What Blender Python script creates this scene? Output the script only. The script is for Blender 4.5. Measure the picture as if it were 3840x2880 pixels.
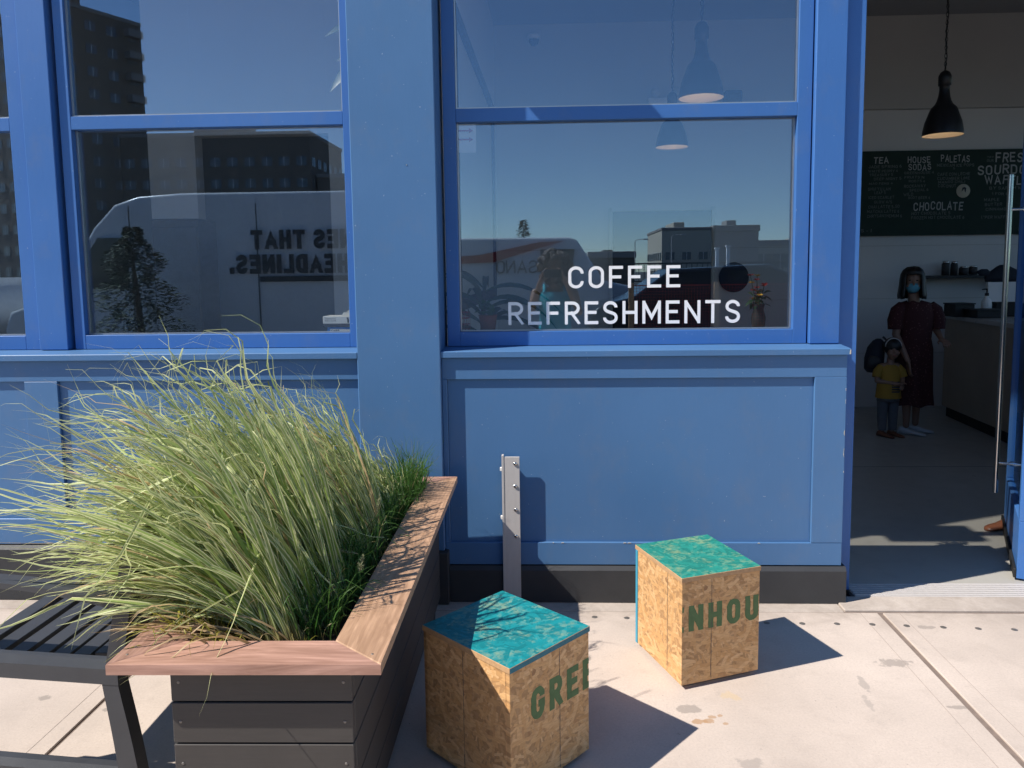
import bpy, bmesh, math, random
import numpy as np
from mathutils import Vector, Matrix

random.seed(7)
rng = np.random.default_rng(11)
for o in list(bpy.data.objects):
    bpy.data.objects.remove(o, do_unlink=True)
scene = bpy.context.scene
COL = scene.collection
PI = math.pi

# ------------------------------------------------------------------ camera
cd = bpy.data.cameras.new("camera")
cam = bpy.data.objects.new("camera", cd)
COL.objects.link(cam)
RM = ((0.99921187, 0.00819964, 0.03883816), (0.03784344, 0.09908567, -0.99435931), (-0.01200169, 0.99504512, 0.09869734))
cam.matrix_world = Matrix.Translation((0, 0, 1.55)) @ Matrix(RM).to_4x4()
cd.sensor_width = 36.0
cd.lens = 2850.0 / 3840.0 * 36.0
cd.shift_x = -51.35 / 3840.0
cd.shift_y = -140.3 / 3840.0
cd.clip_start = 0.02
cd.clip_end = 2000
scene.camera = cam

# ------------------------------------------------------------------ daylight
SUN = Vector((0.87, 0.34, -1.0)).normalized()          # travel direction of the light
world = bpy.data.worlds.new("World")
scene.world = world
world.use_nodes = True
wn = world.node_tree.nodes
wl = world.node_tree.links
bg = wn["Background"]
sky = wn.new("ShaderNodeTexSky")
sky.sky_type = 'NISHITA'
sky.sun_disc = False
sky.sun_elevation = math.asin(-SUN.z)
sky.sun_rotation = math.atan2(-SUN.x, -SUN.y)
sky.altitude = 1200.0
sky.air_density = 1.0
sky.dust_density = 0.0
sky.ozone_density = 4.0
wl.new(sky.outputs[0], bg.inputs[0])
bg.inputs[1].default_value = 0.098
ld = bpy.data.lights.new("sun", 'SUN')
ld.energy = 4.5
ld.angle = math.radians(0.53)
ld.color = (1.0, 0.93, 0.84)
sun = bpy.data.objects.new("sun", ld)
COL.objects.link(sun)
sun.rotation_euler = SUN.to_track_quat('-Z', 'Y').to_euler()
sun.location = (-6, -4, 9)

vs = scene.view_settings
scene.display_settings.display_device = 'sRGB'
vs.view_transform = 'Standard'
vs.look = 'None'
vs.exposure = 0.62
vs.gamma = 1.0
vs.use_curve_mapping = False
scene.cycles.use_denoising = True
scene.cycles.max_bounces = 10
scene.cycles.transparent_max_bounces = 24
scene.cycles.caustics_reflective = False
scene.cycles.caustics_refractive = False
scene.cycles.sample_clamp_indirect = 6.0

# ------------------------------------------------------------------ object helpers
def link(o, parent=None):
    COL.objects.link(o)
    if parent is not None:
        o.parent = parent
    return o

def tag(o, label=None, cat=None, group=None, kind=None):
    if label: o["label"] = label
    if cat: o["category"] = cat
    if group: o["group"] = group
    if kind: o["kind"] = kind
    return o

def empty(name, loc=(0, 0, 0), rz=0.0, label=None, cat=None, group=None, kind=None):
    o = bpy.data.objects.new(name, None)
    COL.objects.link(o)
    o.location = loc
    o.rotation_euler = (0, 0, rz)
    o.empty_display_size = 0.1
    return tag(o, label, cat, group, kind)

class MB:
    """collects geometry for one mesh"""
    def __init__(self):
        self.v = []; self.f = []; self.m = []; self.s = []
    def add(self, vs, fs, mi=0, smooth=False):
        b = len(self.v)
        self.v += [tuple(p) for p in vs]
        for f in fs:
            self.f.append(tuple(b + i for i in f)); self.m.append(mi); self.s.append(smooth)
        return self
    def box(self, x0, x1, y0, y1, z0, z1, mi=0):
        vs = [(x, y, z) for z in (z0, z1) for y in (y0, y1) for x in (x0, x1)]
        return self.add(vs, [(0, 2, 3, 1), (4, 5, 7, 6), (0, 1, 5, 4), (2, 6, 7, 3), (0, 4, 6, 2), (1, 3, 7, 5)], mi)
    def bbox(self, x0, x1, y0, y1, z0, z1, b=0.002, mi=0):
        """box with chamfered edges"""
        bm = bmesh.new()
        bmesh.ops.create_cube(bm, size=1.0)
        for v in bm.verts:
            v.co = Vector((x0 + (x1 - x0) * (v.co.x + .5), y0 + (y1 - y0) * (v.co.y + .5), z0 + (z1 - z0) * (v.co.z + .5)))
        bmesh.ops.bevel(bm, geom=bm.edges[:], offset=b, segments=1, profile=0.5, affect='EDGES')
        bm.verts.index_update()
        self.add([v.co[:] for v in bm.verts], [[v.index for v in f.verts] for f in bm.faces], mi)
        bm.free()
        return self
    def prism(self, poly, axis, a, b, mi=0):
        """polygon (2D list) extruded along axis between a and b"""
        n = len(poly)
        def P(p, t):
            if axis == 'x': return (t, p[0], p[1])
            if axis == 'y': return (p[0], t, p[1])
            return (p[0], p[1], t)
        vs = [P(p, a) for p in poly] + [P(p, b) for p in poly]
        fs = [tuple(range(n))[::-1], tuple(range(n, 2 * n))] + [(i, (i + 1) % n, n + (i + 1) % n, n + i) for i in range(n)]
        return self.add(vs, fs, mi)
    def tube(self, pts, r, n=8, mi=0, cap=True, smooth=True):
        pts = [Vector(p) for p in pts]
        rs = r if isinstance(r, (list, tuple)) else [r] * len(pts)
        vs = []; up = Vector((0.13, 0.21, 0.97)).normalized()
        prev = None
        for i, p in enumerate(pts):
            t = (pts[min(i + 1, len(pts) - 1)] - pts[max(i - 1, 0)]).normalized()
            if prev is None:
                a = t.cross(up)
                if a.length < 0.05: a = t.cross(Vector((1, 0, 0)))
                a.normalize()
            else:
                a = (prev - t * prev.dot(t)).normalized()
            prev = a
            b = t.cross(a)
            for k in range(n):
                an = 2 * PI * k / n
                vs.append(p + (a * math.cos(an) + b * math.sin(an)) * rs[i])
        fs = []
        for i in range(len(pts) - 1):
            for k in range(n):
                fs.append((i * n + k, i * n + (k + 1) % n, (i + 1) * n + (k + 1) % n, (i + 1) * n + k))
        self.add(vs, fs, mi, smooth)
        if cap:
            m = len(pts) - 1
            self.add([vs[k] for k in range(n)], [tuple(range(n))], mi)
            self.add([vs[m * n + k] for k in range(n)], [tuple(range(n))[::-1]], mi)
        return self
    def lathe(self, prof, c=(0, 0, 0), n=24, mi=0, smooth=True):
        vs = []
        for r, z in prof:
            for k in range(n):
                an = 2 * PI * k / n
                vs.append((c[0] + r * math.cos(an), c[1] + r * math.sin(an), c[2] + z))
        fs = []
        for i in range(len(prof) - 1):
            for k in range(n):
                fs.append((i * n + k, i * n + (k + 1) % n, (i + 1) * n + (k + 1) % n, (i + 1) * n + k))
        return self.add(vs, fs, mi, smooth)
    def loft(self, rings, n=16, mi=0, cap=True, smooth=True):
        """rings: (centre, rx, ry) stacked, in the xy plane unless 4th item gives an angle"""
        vs = []
        for rg in rings:
            c, rx, ry = rg[:3]
            tl = rg[3] if len(rg) > 3 else 0
            for k in range(n):
                an = 2 * PI * k / n
                x = rx * math.cos(an); y = ry * math.sin(an)
                vs.append((c[0] + x, c[1] + y, c[2] + tl * y))
        fs = []
        m = len(rings)
        for i in range(m - 1):
            for k in range(n):
                fs.append((i * n + k, i * n + (k + 1) % n, (i + 1) * n + (k + 1) % n, (i + 1) * n + k))
        if cap:
            fs.append(tuple(range(n))[::-1]); fs.append(tuple(range((m - 1) * n, m * n)))
        return self.add(vs, fs, mi, smooth)
    def ball(self, c, r, n=12, m=8, mi=0, sc=(1, 1, 1)):
        vs = []; fs = []
        for i in range(m + 1):
            th = PI * i / m
            for k in range(n):
                an = 2 * PI * k / n
                vs.append((c[0] + r * sc[0] * math.sin(th) * math.cos(an), c[1] + r * sc[1] * math.sin(th) * math.sin(an), c[2] + r * sc[2] * math.cos(th)))
        for i in range(m):
            for k in range(n):
                fs.append((i * n + k, (i + 1) * n + k, (i + 1) * n + (k + 1) % n, i * n + (k + 1) % n))
        return self.add(vs, fs, mi, True)
    def build(self, name, mats, parent=None, loc=None, rot=None, label=None, cat=None, group=None, kind=None):
        me = bpy.data.meshes.new(name)
        me.from_pydata(self.v, [], self.f)
        for m in (mats if isinstance(mats, (list, tuple)) else [mats]):
            me.materials.append(m)
        me.polygons.foreach_set("material_index", self.m)
        me.polygons.foreach_set("use_smooth", self.s)
        me.update()
        o = bpy.data.objects.new(name, me)
        link(o, parent)
        if loc is not None: o.location = loc
        if rot is not None: o.rotation_euler = rot
        return tag(o, label, cat, group, kind)

def B(x0, x1, y0, y1, z0, z1, b=0.002):
    return MB().bbox(x0, x1, y0, y1, z0, z1, b)

def copy_obj(o, parent, loc=None, rot=None, name=None):
    c = o.copy()
    COL.objects.link(c)
    c.parent = parent
    if loc is not None: c.location = loc
    if rot is not None: c.rotation_euler = rot
    return c

# ------------------------------------------------------------------ material helpers
class NT:
    def __init__(self, name):
        self.m = bpy.data.materials.new(name)
        self.m.use_nodes = True
        self.t = self.m.node_tree
        self.n = self.t.nodes
        self.l = self.t.links
        self.bsdf = self.n["Principled BSDF"]
        self.out = self.n["Material Output"]
        tc = self.n.new("ShaderNodeTexCoord")
        self.obj = tc.outputs["Object"]; self.uv = tc.outputs["UV"]; self.gen = tc.outputs["Generated"]
    def set(self, k, v):
        i = self.bsdf.inputs[k]
        if hasattr(v, "is_output") or isinstance(v, bpy.types.NodeSocket): self.l.new(v, i)
        else: i.default_value = v
    def inp(self, node, k, v):
        i = node.inputs[k]
        if isinstance(v, bpy.types.NodeSocket): self.l.new(v, i)
        elif v is not None: i.default_value = v
    def mapping(self, vec, scale=(1, 1, 1), rot=(0, 0, 0), loc=(0, 0, 0)):
        n = self.n.new("ShaderNodeMapping")
        self.l.new(vec, n.inputs[0]); n.inputs["Scale"].default_value = scale
        n.inputs["Rotation"].default_value = rot; n.inputs["Location"].default_value = loc
        return n.outputs[0]
    def noise(self, vec, scale=5, detail=4, rough=0.55, dist=0.0):
        n = self.n.new("ShaderNodeTexNoise")
        if vec is not None: self.l.new(vec, n.inputs["Vector"])
        n.inputs["Scale"].default_value = scale; n.inputs["Detail"].default_value = detail
        n.inputs["Roughness"].default_value = rough; n.inputs["Distortion"].default_value = dist
        return n.outputs[0]
    def voro(self, vec, scale=5, feature='F1', rand=1.0):
        n = self.n.new("ShaderNodeTexVoronoi")
        n.feature = feature
        self.l.new(vec, n.inputs["Vector"]); n.inputs["Scale"].default_value = scale
        n.inputs["Randomness"].default_value = rand
        return n
    def ramp(self, fac, stops):
        n = self.n.new("ShaderNodeValToRGB")
        self.l.new(fac, n.inputs[0])
        e = n.color_ramp.elements
        while len(e) < len(stops): e.new(0.5)
        for i, (p, c) in enumerate(stops):
            e[i].position = p
            e[i].color = (c, c, c, 1) if isinstance(c, (int, float)) else (c[0], c[1], c[2], 1)
        return n.outputs[0]
    def math(self, op, a, b=0.0, c=None, clamp=False):
        n = self.n.new("ShaderNodeMath"); n.operation = op; n.use_clamp = clamp
        self.inp(n, 0, a); self.inp(n, 1, b)
        if c is not None: self.inp(n, 2, c)
        return n.outputs[0]
    def mix(self, fac, a, b, mode='MIX'):
        n = self.n.new("ShaderNodeMix"); n.data_type = 'RGBA'; n.blend_type = mode
        for i, v in ((0, fac), (6, a), (7, b)):
            s = n.inputs[i]
            if isinstance(v, bpy.types.NodeSocket): self.l.new(v, s)
            elif i == 0: s.default_value = v
            else: s.default_value = (v, v, v, 1) if isinstance(v, (int, float)) else (v[0], v[1], v[2], 1)
        return n.outputs[2]
    def sep(self, v):
        n = self.n.new("ShaderNodeSeparateXYZ"); self.l.new(v, n.inputs[0]); return n.outputs
    def sepc(self, v):
        n = self.n.new("ShaderNodeSeparateColor"); self.l.new(v, n.inputs[0]); return n.outputs
    def bump(self, h, strength=0.3, dist=0.01):
        n = self.n.new("ShaderNodeBump")
        self.l.new(h, n.inputs["Height"]); n.inputs["Strength"].default_value = strength
        n.inputs["Distance"].default_value = dist
        self.l.new(n.outputs[0], self.bsdf.inputs["Normal"])

def simple(name, col, rough=0.5, metal=0.0, var=0.12, vscale=6.0, bump=0.0, bscale=60.0, spec=None, emit=None):
    t = NT(name)
    n = t.noise(t.obj, vscale, 5, 0.6)
    c = t.mix(n, tuple(x * (1 - var) for x in col), tuple(min(1, x * (1 + var)) for x in col))
    t.set("Base Color", c)
    r = t.noise(t.obj, vscale * 2.3, 3)
    rr = t.math('MULTIPLY_ADD', r, 0.16, rough - 0.08)
    t.set("Roughness", rr)
    t.set("Metallic", metal)
    if spec is not None: t.set("Specular IOR Level", spec)
    if bump:
        t.bump(t.noise(t.obj, bscale, 4), bump, 0.004)
    if emit:
        t.set("Emission Color", (emit[0], emit[1], emit[2], 1)); t.set("Emission Strength", emit[3])
    return t.m

def blue_paint(name, col, chip=0.0, brush=True):
    t = NT(name)
    big = t.noise(t.obj, 1.7, 4, 0.5)
    fine = t.noise(t.mapping(t.obj, (1.0, 1.0, 0.35)), 30, 4, 0.6)
    c = t.mix(big, tuple(x * 0.88 for x in col), tuple(x * 1.1 for x in col))
    c = t.mix(t.ramp(fine, [(0.35, 0.0), (0.7, 0.10)]), c, tuple(x * 1.16 for x in col))
    # small flecks of dirt and worn paint
    sp = t.noise(t.obj, 95, 2, 0.5)
    c = t.mix(t.ramp(sp, [(0.755, 0.0), (0.775, 0.6)]), c, (0.45, 0.52, 0.62))
    dirt = t.noise(t.mapping(t.obj, (1, 1, 0.7), loc=(3, 1, 7)), 7, 6, 0.7)
    c = t.mix(t.ramp(dirt, [(0.52, 0.0), (0.82, 0.28)]), c, (0.16, 0.19, 0.24))
    t.set("Base Color", c)
    t.set("Roughness", t.math('MULTIPLY_ADD', big, 0.2, 0.34))
    t.set("Specular IOR Level", 0.4)
    t.bump(t.noise(t.mapping(t.obj, (1, 1, 0.2)), 70, 5, 0.6), 0.25, 0.002)
    return t.m

M = {}
M['blue_wall'] = blue_paint("blue_wall_paint", (0.070, 0.172, 0.350))
M['blue_sash'] = blue_paint("blue_sash_paint", (0.046, 0.150, 0.410))
M['plinth'] = simple("charcoal_plinth_paint", (0.034, 0.036, 0.040), 0.62, var=0.3, vscale=7, bump=0.15)
M['charcoal_steel'] = simple("charcoal_powder_coat", (0.042, 0.045, 0.052), 0.48, var=0.25, vscale=9, bump=0.06, bscale=220)
M['composite'] = None
M['black'] = simple("black_rubber", (0.012, 0.012, 0.013), 0.6, var=0.2)
M['white_paint'] = simple("white_wall_paint", (0.70, 0.69, 0.69), 0.7, var=0.05, vscale=2, bump=0.05)
M['grey_and_shade'] = simple("grey_and_shaded_wall_paint", (0.56, 0.55, 0.53), 0.75, var=0.06, vscale=2)  # also carries the upper back wall's dimmer light as colour
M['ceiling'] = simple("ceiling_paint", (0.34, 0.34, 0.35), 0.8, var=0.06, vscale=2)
M['metal'] = simple("brushed_aluminium", (0.52, 0.52, 0.52), 0.36, metal=0.9, var=0.12, vscale=14, bump=0.05, bscale=150)
M['steel'] = simple("stainless_steel", (0.6, 0.59, 0.57), 0.16, metal=1.0, var=0.06)
M['galv'] = None
M['vinyl'] = simple("white_vinyl", (0.86, 0.86, 0.86), 0.5, var=0.02)
M['lamp_black'] = simple("dark_lamp_enamel", (0.008, 0.009, 0.013), 0.36, var=0.05, vscale=2)
M['lamp_white'] = simple("white_lamp_lining", (0.8, 0.74, 0.66), 0.5, var=0.03)
M['bulb'] = simple("warm_bulb", (0.9, 0.8, 0.6), 0.4, emit=(1.0, 0.72, 0.42, 3.5))
M['board_green'] = simple("green_chalkboard", (0.008, 0.028, 0.020), 0.75, var=0.25, vscale=5)
M['chalk'] = simple("white_chalk", (0.42, 0.42, 0.41), 0.9, var=0.3, vscale=60)
M['chalk_faint'] = simple("faint_chalk", (0.17, 0.19, 0.18), 0.9, var=0.35, vscale=60)
M['wood_counter'] = simple("pale_wood_laminate", (0.33, 0.27, 0.21), 0.5, var=0.2, vscale=3)
M['counter_top'] = simple("pale_stone_worktop", (0.42, 0.41, 0.40), 0.3, var=0.1)
M['skin'] = simple("skin", (0.26, 0.15, 0.105), 0.5, var=0.07)
M['skin_tan'] = simple("tan_skin", (0.28, 0.135, 0.08), 0.5, var=0.08)
M['hair_black'] = simple("black_hair", (0.008, 0.007, 0.008), 0.42, var=0.3, vscale=40, bump=0.4, bscale=90)
M['hair_brown'] = simple("brown_curly_hair", (0.060, 0.020, 0.009), 0.6, var=0.5, vscale=30, bump=0.8, bscale=70)
M['mask'] = simple("light_blue_mask_cloth", (0.11, 0.36, 0.48), 0.8, var=0.05)
M['white_canvas'] = simple("white_canvas", (0.50, 0.50, 0.51), 0.7, var=0.05)
M['yellow'] = simple("yellow_cotton", (0.36, 0.21, 0.03), 0.85, var=0.1)
M['jeans'] = simple("grey_blue_denim", (0.12, 0.125, 0.14), 0.85, var=0.2, vscale=30)
M['brown_leather'] = simple("brown_leather", (0.20, 0.075, 0.04), 0.35, var=0.2)
M['teal_cotton'] = simple("turquoise_cotton", (0.03, 0.34, 0.42), 0.85, var=0.12)
M['navy'] = simple("navy_cloth", (0.012, 0.017, 0.032), 0.8, var=0.2)
M['eye_dark'] = simple("dark_eye", (0.01, 0.008, 0.007), 0.2, var=0.1)
M['phone'] = simple("black_phone", (0.006, 0.006, 0.007), 0.2, var=0.1)
M['lip'] = simple("lip", (0.30, 0.10, 0.09), 0.5, var=0.1)
M['red'] = simple("red_paint", (0.36, 0.02, 0.02), 0.5, var=0.1)
M['paper'] = simple("white_paper", (0.78, 0.78, 0.76), 0.8, var=0.03)
M['blue_print'] = simple("bright_blue_card", (0.01, 0.22, 0.66), 0.5, var=0.05)
M['dark_print'] = simple("dark_print", (0.03, 0.035, 0.05), 0.7, var=0.1)
M['cream'] = simple("cream_card", (0.55, 0.50, 0.40), 0.8, var=0.05)
M['asphalt'] = simple("asphalt", (0.055, 0.055, 0.058), 0.85, var=0.3, vscale=3, bump=0.5, bscale=90)
M['van_white'] = simple("white_van_paint", (0.66, 0.67, 0.68), 0.28, var=0.04)
M['van_black'] = simple("black_van_trim", (0.02, 0.02, 0.022), 0.5, var=0.1)
M['car_dark'] = simple("black_car_paint", (0.012, 0.013, 0.018), 0.15, var=0.1)
M['car_glass'] = simple("tinted_car_glass", (0.02, 0.025, 0.03), 0.08, var=0.1)
M['tower'] = simple("brown_tower_brick", (0.17, 0.135, 0.11), 0.85, var=0.12, vscale=0.6)
M['tower_window'] = simple("tower_window_glass", (0.10, 0.125, 0.15), 0.2, var=0.5, vscale=0.4)
M['beige_wall'] = simple("beige_precast", (0.50, 0.45, 0.37), 0.85, var=0.08, vscale=0.5)
M['grey_block'] = simple("grey_block_wall", (0.27, 0.25, 0.24), 0.85, var=0.1, vscale=0.5)
M['bark'] = simple("bark", (0.07, 0.05, 0.035), 0.9, var=0.3)
M['conifer'] = simple("dark_conifer_needles", (0.028, 0.055, 0.018), 0.7, var=0.5, vscale=3)
M['net'] = simple("red_safety_net", (0.42, 0.045, 0.04), 0.7, var=0.2)
M['timber'] = simple("raw_timber", (0.42, 0.24, 0.13), 0.8, var=0.25, vscale=12)
M['brown_cabinet'] = simple("brown_cabinet_wood", (0.10, 0.075, 0.055), 0.5, var=0.2)
M['leaf_green'] = simple("indoor_leaf", (0.055, 0.16, 0.035), 0.4, var=0.35, vscale=20)
M['leaf_dark'] = simple("dark_leaf", (0.03, 0.075, 0.04), 0.4, var=0.3, vscale=20)
M['terracotta'] = simple("terracotta", (0.30, 0.10, 0.05), 0.8, var=0.15)
M['flower_red'] = simple("red_petal", (0.28, 0.04, 0.035), 0.6, var=0.3, vscale=30)
M['flower_gold'] = simple("yellow_petal", (0.60, 0.35, 0.04), 0.6, var=0.3, vscale=30)
M['soil'] = simple("dark_soil", (0.018, 0.013, 0.009), 0.95, var=0.5, vscale=30, bump=0.9, bscale=50)
M['seed'] = simple("foxtail_bristle", (0.30, 0.31, 0.17), 0.8, var=0.3, vscale=60)
M['pencil'] = simple("graphite_line", (0.10, 0.085, 0.075), 0.8, var=0.5, vscale=80)
M['stud'] = simple("worn_steel_stud", (0.20, 0.185, 0.17), 0.5, metal=0.5, var=0.3, vscale=60)
M['score'] = simple("faint_scored_line", (0.34, 0.285, 0.25), 0.95, var=0.3, vscale=25)
M['sealant'] = simple("grimy_joint_filler", (0.20, 0.155, 0.13), 0.95, var=0.45, vscale=25, bump=0.6, bscale=80)

def glass(name, f0, tint=(0.98, 0.99, 0.975)):
    t = NT(name)
    t.n.remove(t.bsdf)
    lw = t.n.new("ShaderNodeLayerWeight"); lw.inputs[0].default_value = 0.5
    p = t.math('POWER', lw.outputs["Facing"], 5.0)
    f = t.math('MULTIPLY_ADD', p, 1.0 - f0, f0, clamp=True)
    tr = t.n.new("ShaderNodeBsdfTransparent"); tr.inputs[0].default_value = (*tint, 1)
    gl = t.n.new("ShaderNodeBsdfGlossy"); gl.inputs["Roughness"].default_value = 0.0
    gl.inputs[0].default_value = (0.60, 0.79, 1, 1)
    mx = t.n.new("ShaderNodeMixShader")
    t.l.new(f, mx.inputs[0]); t.l.new(tr.outputs[0], mx.inputs[1]); t.l.new(gl.outputs[0], mx.inputs[2])
    t.l.new(mx.outputs[0], t.out.inputs[0])
    return t.m
M['glass'] = glass("window_glass", 0.175)
M['door_glass'] = glass("door_glass", 0.05, (0.86, 0.92, 0.92))

def galv():
    t = NT("weathered_aluminium_post")
    n = t.noise(t.mapping(t.obj, (8, 8, 1.5)), 6, 6, 0.65)
    c = t.mix(n, (0.44, 0.415, 0.395), (0.58, 0.55, 0.53))
    s = t.noise(t.mapping(t.obj, (3, 3, 1)), 22, 5, 0.7)
    c = t.mix(t.ramp(s, [(0.66, 0.0), (0.74, 0.6)]), c, (0.12, 0.11, 0.10))
    t.set("Base Color", c); t.set("Metallic", 0.0); t.set("Roughness", 0.5)
    return t.m
M['galv'] = galv()

def composite():
    t = NT("dark_composite_board")
    n = t.noise(t.mapping(t.obj, (1, 1, 22)), 9, 5, 0.6)
    big = t.noise(t.obj, 3.0, 5, 0.65)
    c = t.mix(n, (0.044, 0.040, 0.037), (0.062, 0.056, 0.052))
    c = t.mix(t.ramp(big, [(0.45, 0.0), (0.8, 0.5)]), c, (0.085, 0.075, 0.068))
    t.set("Base Color", c); t.set("Roughness", 0.62)
    t.bump(n, 0.15, 0.002)
    return t.m
M['composite'] = composite()

def concrete(name, base=(0.585, 0.50, 0.435), spots=()):
    t = NT(name)
    g = t.n.new("ShaderNodeNewGeometry").outputs["Position"]
    big = t.noise(g, 1.1, 6, 0.62)
    mid = t.noise(g, 6.5, 7, 0.68, 0.4)
    fine = t.noise(g, 120, 4, 0.7)
    c = t.mix(t.ramp(big, [(0.3, 0.0), (0.72, 1.0)]), tuple(x * 0.80 for x in base), tuple(min(1, x * 1.10) for x in base))  # random mottling, contrast raised to suggest patches of reflected light
    c = t.mix(t.ramp(mid, [(0.52, 0.0), (0.78, 0.42)]), c, tuple(x * 0.66 for x in base))
    c = t.mix(t.ramp(t.noise(t.mapping(g, loc=(5, 3, 1)), 13, 8, 0.75), [(0.60, 0.0), (0.74, 0.4)]), c, (0.30, 0.275, 0.26))
    c = t.mix(t.ramp(fine, [(0.3, 0.28), (0.6, 0.0)]), c, tuple(x * 0.55 for x in base))
    sp = t.noise(t.mapping(g, loc=(2, 9, 0)), 48, 3, 0.6)
    c = t.mix(t.ramp(sp, [(0.70, 0.0), (0.76, 0.6)]), c, (0.2, 0.17, 0.15))
    pit = t.voro(g, 150.0)
    pm = t.math('MULTIPLY', t.ramp(pit.outputs["Distance"], [(0.10, 1.0), (0.22, 0.0)]), t.math('GREATER_THAN', t.sepc(pit.outputs["Color"])[0], 0.80))
    c = t.mix(t.math('MULTIPLY', pm, 0.6), c, (0.22, 0.19, 0.17))
    # dirt swept against the wall
    sy_ = t.sep(g)[1]
    near = t.ramp(t.math('MULTIPLY_ADD', sy_, 1.0, -2.45), [(0.70, 0.0), (0.90, 1.0)])
    c = t.mix(t.math('MULTIPLY', near, t.ramp(mid, [(0.35, 0.0), (0.62, 0.55)])), c, (0.30, 0.25, 0.21))
    # stains and gum with a shape of their own
    wob = t.noise(g, 26, 4, 0.6)
    s = t.sep(g)
    for (sx, sy, rx, ry, col, amt) in spots:
        dx = t.math('DIVIDE', t.math('SUBTRACT', s[0], sx), rx)
        dy = t.math('DIVIDE', t.math('SUBTRACT', s[1], sy), ry)
        d = t.math('ADD', t.math('MULTIPLY', dx, dx), t.math('MULTIPLY', dy, dy))
        d = t.math('ADD', d, t.math('MULTIPLY', t.math('SUBTRACT', wob, 0.5), 4.5))
        m = t.ramp(d, [(0.55, amt), (0.95, 0.0)])
        c = t.mix(m, c, col)
    t.set("Base Color", c)
    t.set("Roughness", 0.82)
    t.set("Specular IOR Level", 0.25)
    h = t.math('ADD', t.math('MULTIPLY', fine, 0.5), mid)
    t.bump(h, 0.25, 0.004)
    return t.m
GUM = (0.30, 0.26, 0.23); RUST = (0.40, 0.25, 0.14); DK = (0.33, 0.29, 0.26)
M['concrete'] = concrete("pavement_concrete", spots=[
    (0.459, 2.577, .05, .03, GUM, .75), (0.485, 2.497, .028, .018, RUST, .8), (0.515, 2.5, .024, .014, RUST, .75),
    (0.535, 2.526, .014, .010, RUST, .7), (0.564, 2.532, .012, .009, RUST, .7), (0.571, 2.487, .012, .009, RUST, .7),
    (0.63, 2.66, .035, .035, (0.55, 0.42, 0.25), .5), (0.60, 2.274, .05, .03, DK, .6), (1.32, 2.902, .07, .035, GUM, .7),
    (1.587, 3.207, .04, .02, GUM, .7), (1.142, 2.741, .018, .06, DK, .6), (1.106, 2.624, .016, .05, DK, .5),
    (1.408, 2.6, .04, .012, GUM, .7), (-1.9, 2.6, .03, .018, GUM, .8), (-1.62, 2.53, .018, .014, GUM, .8)])
M['apron'] = concrete("threshold_concrete", base=(0.54, 0.475, 0.42))

def polished():
    t = NT("polished_concrete_floor")
    g = t.obj
    big = t.noise(g, 0.9, 6, 0.6); mid = t.noise(g, 7, 6, 0.65)
    c = t.mix(big, (0.36, 0.35, 0.32), (0.48, 0.46, 0.42))
    c = t.mix(t.ramp(mid, [(0.5, 0.0), (0.8, 0.4)]), c, (0.28, 0.27, 0.25))
    t.set("Base Color", c); t.set("Roughness", t.math('MULTIPLY_ADD', mid, 0.25, 0.2))
    return t.m
M['floor'] = polished()

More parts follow.
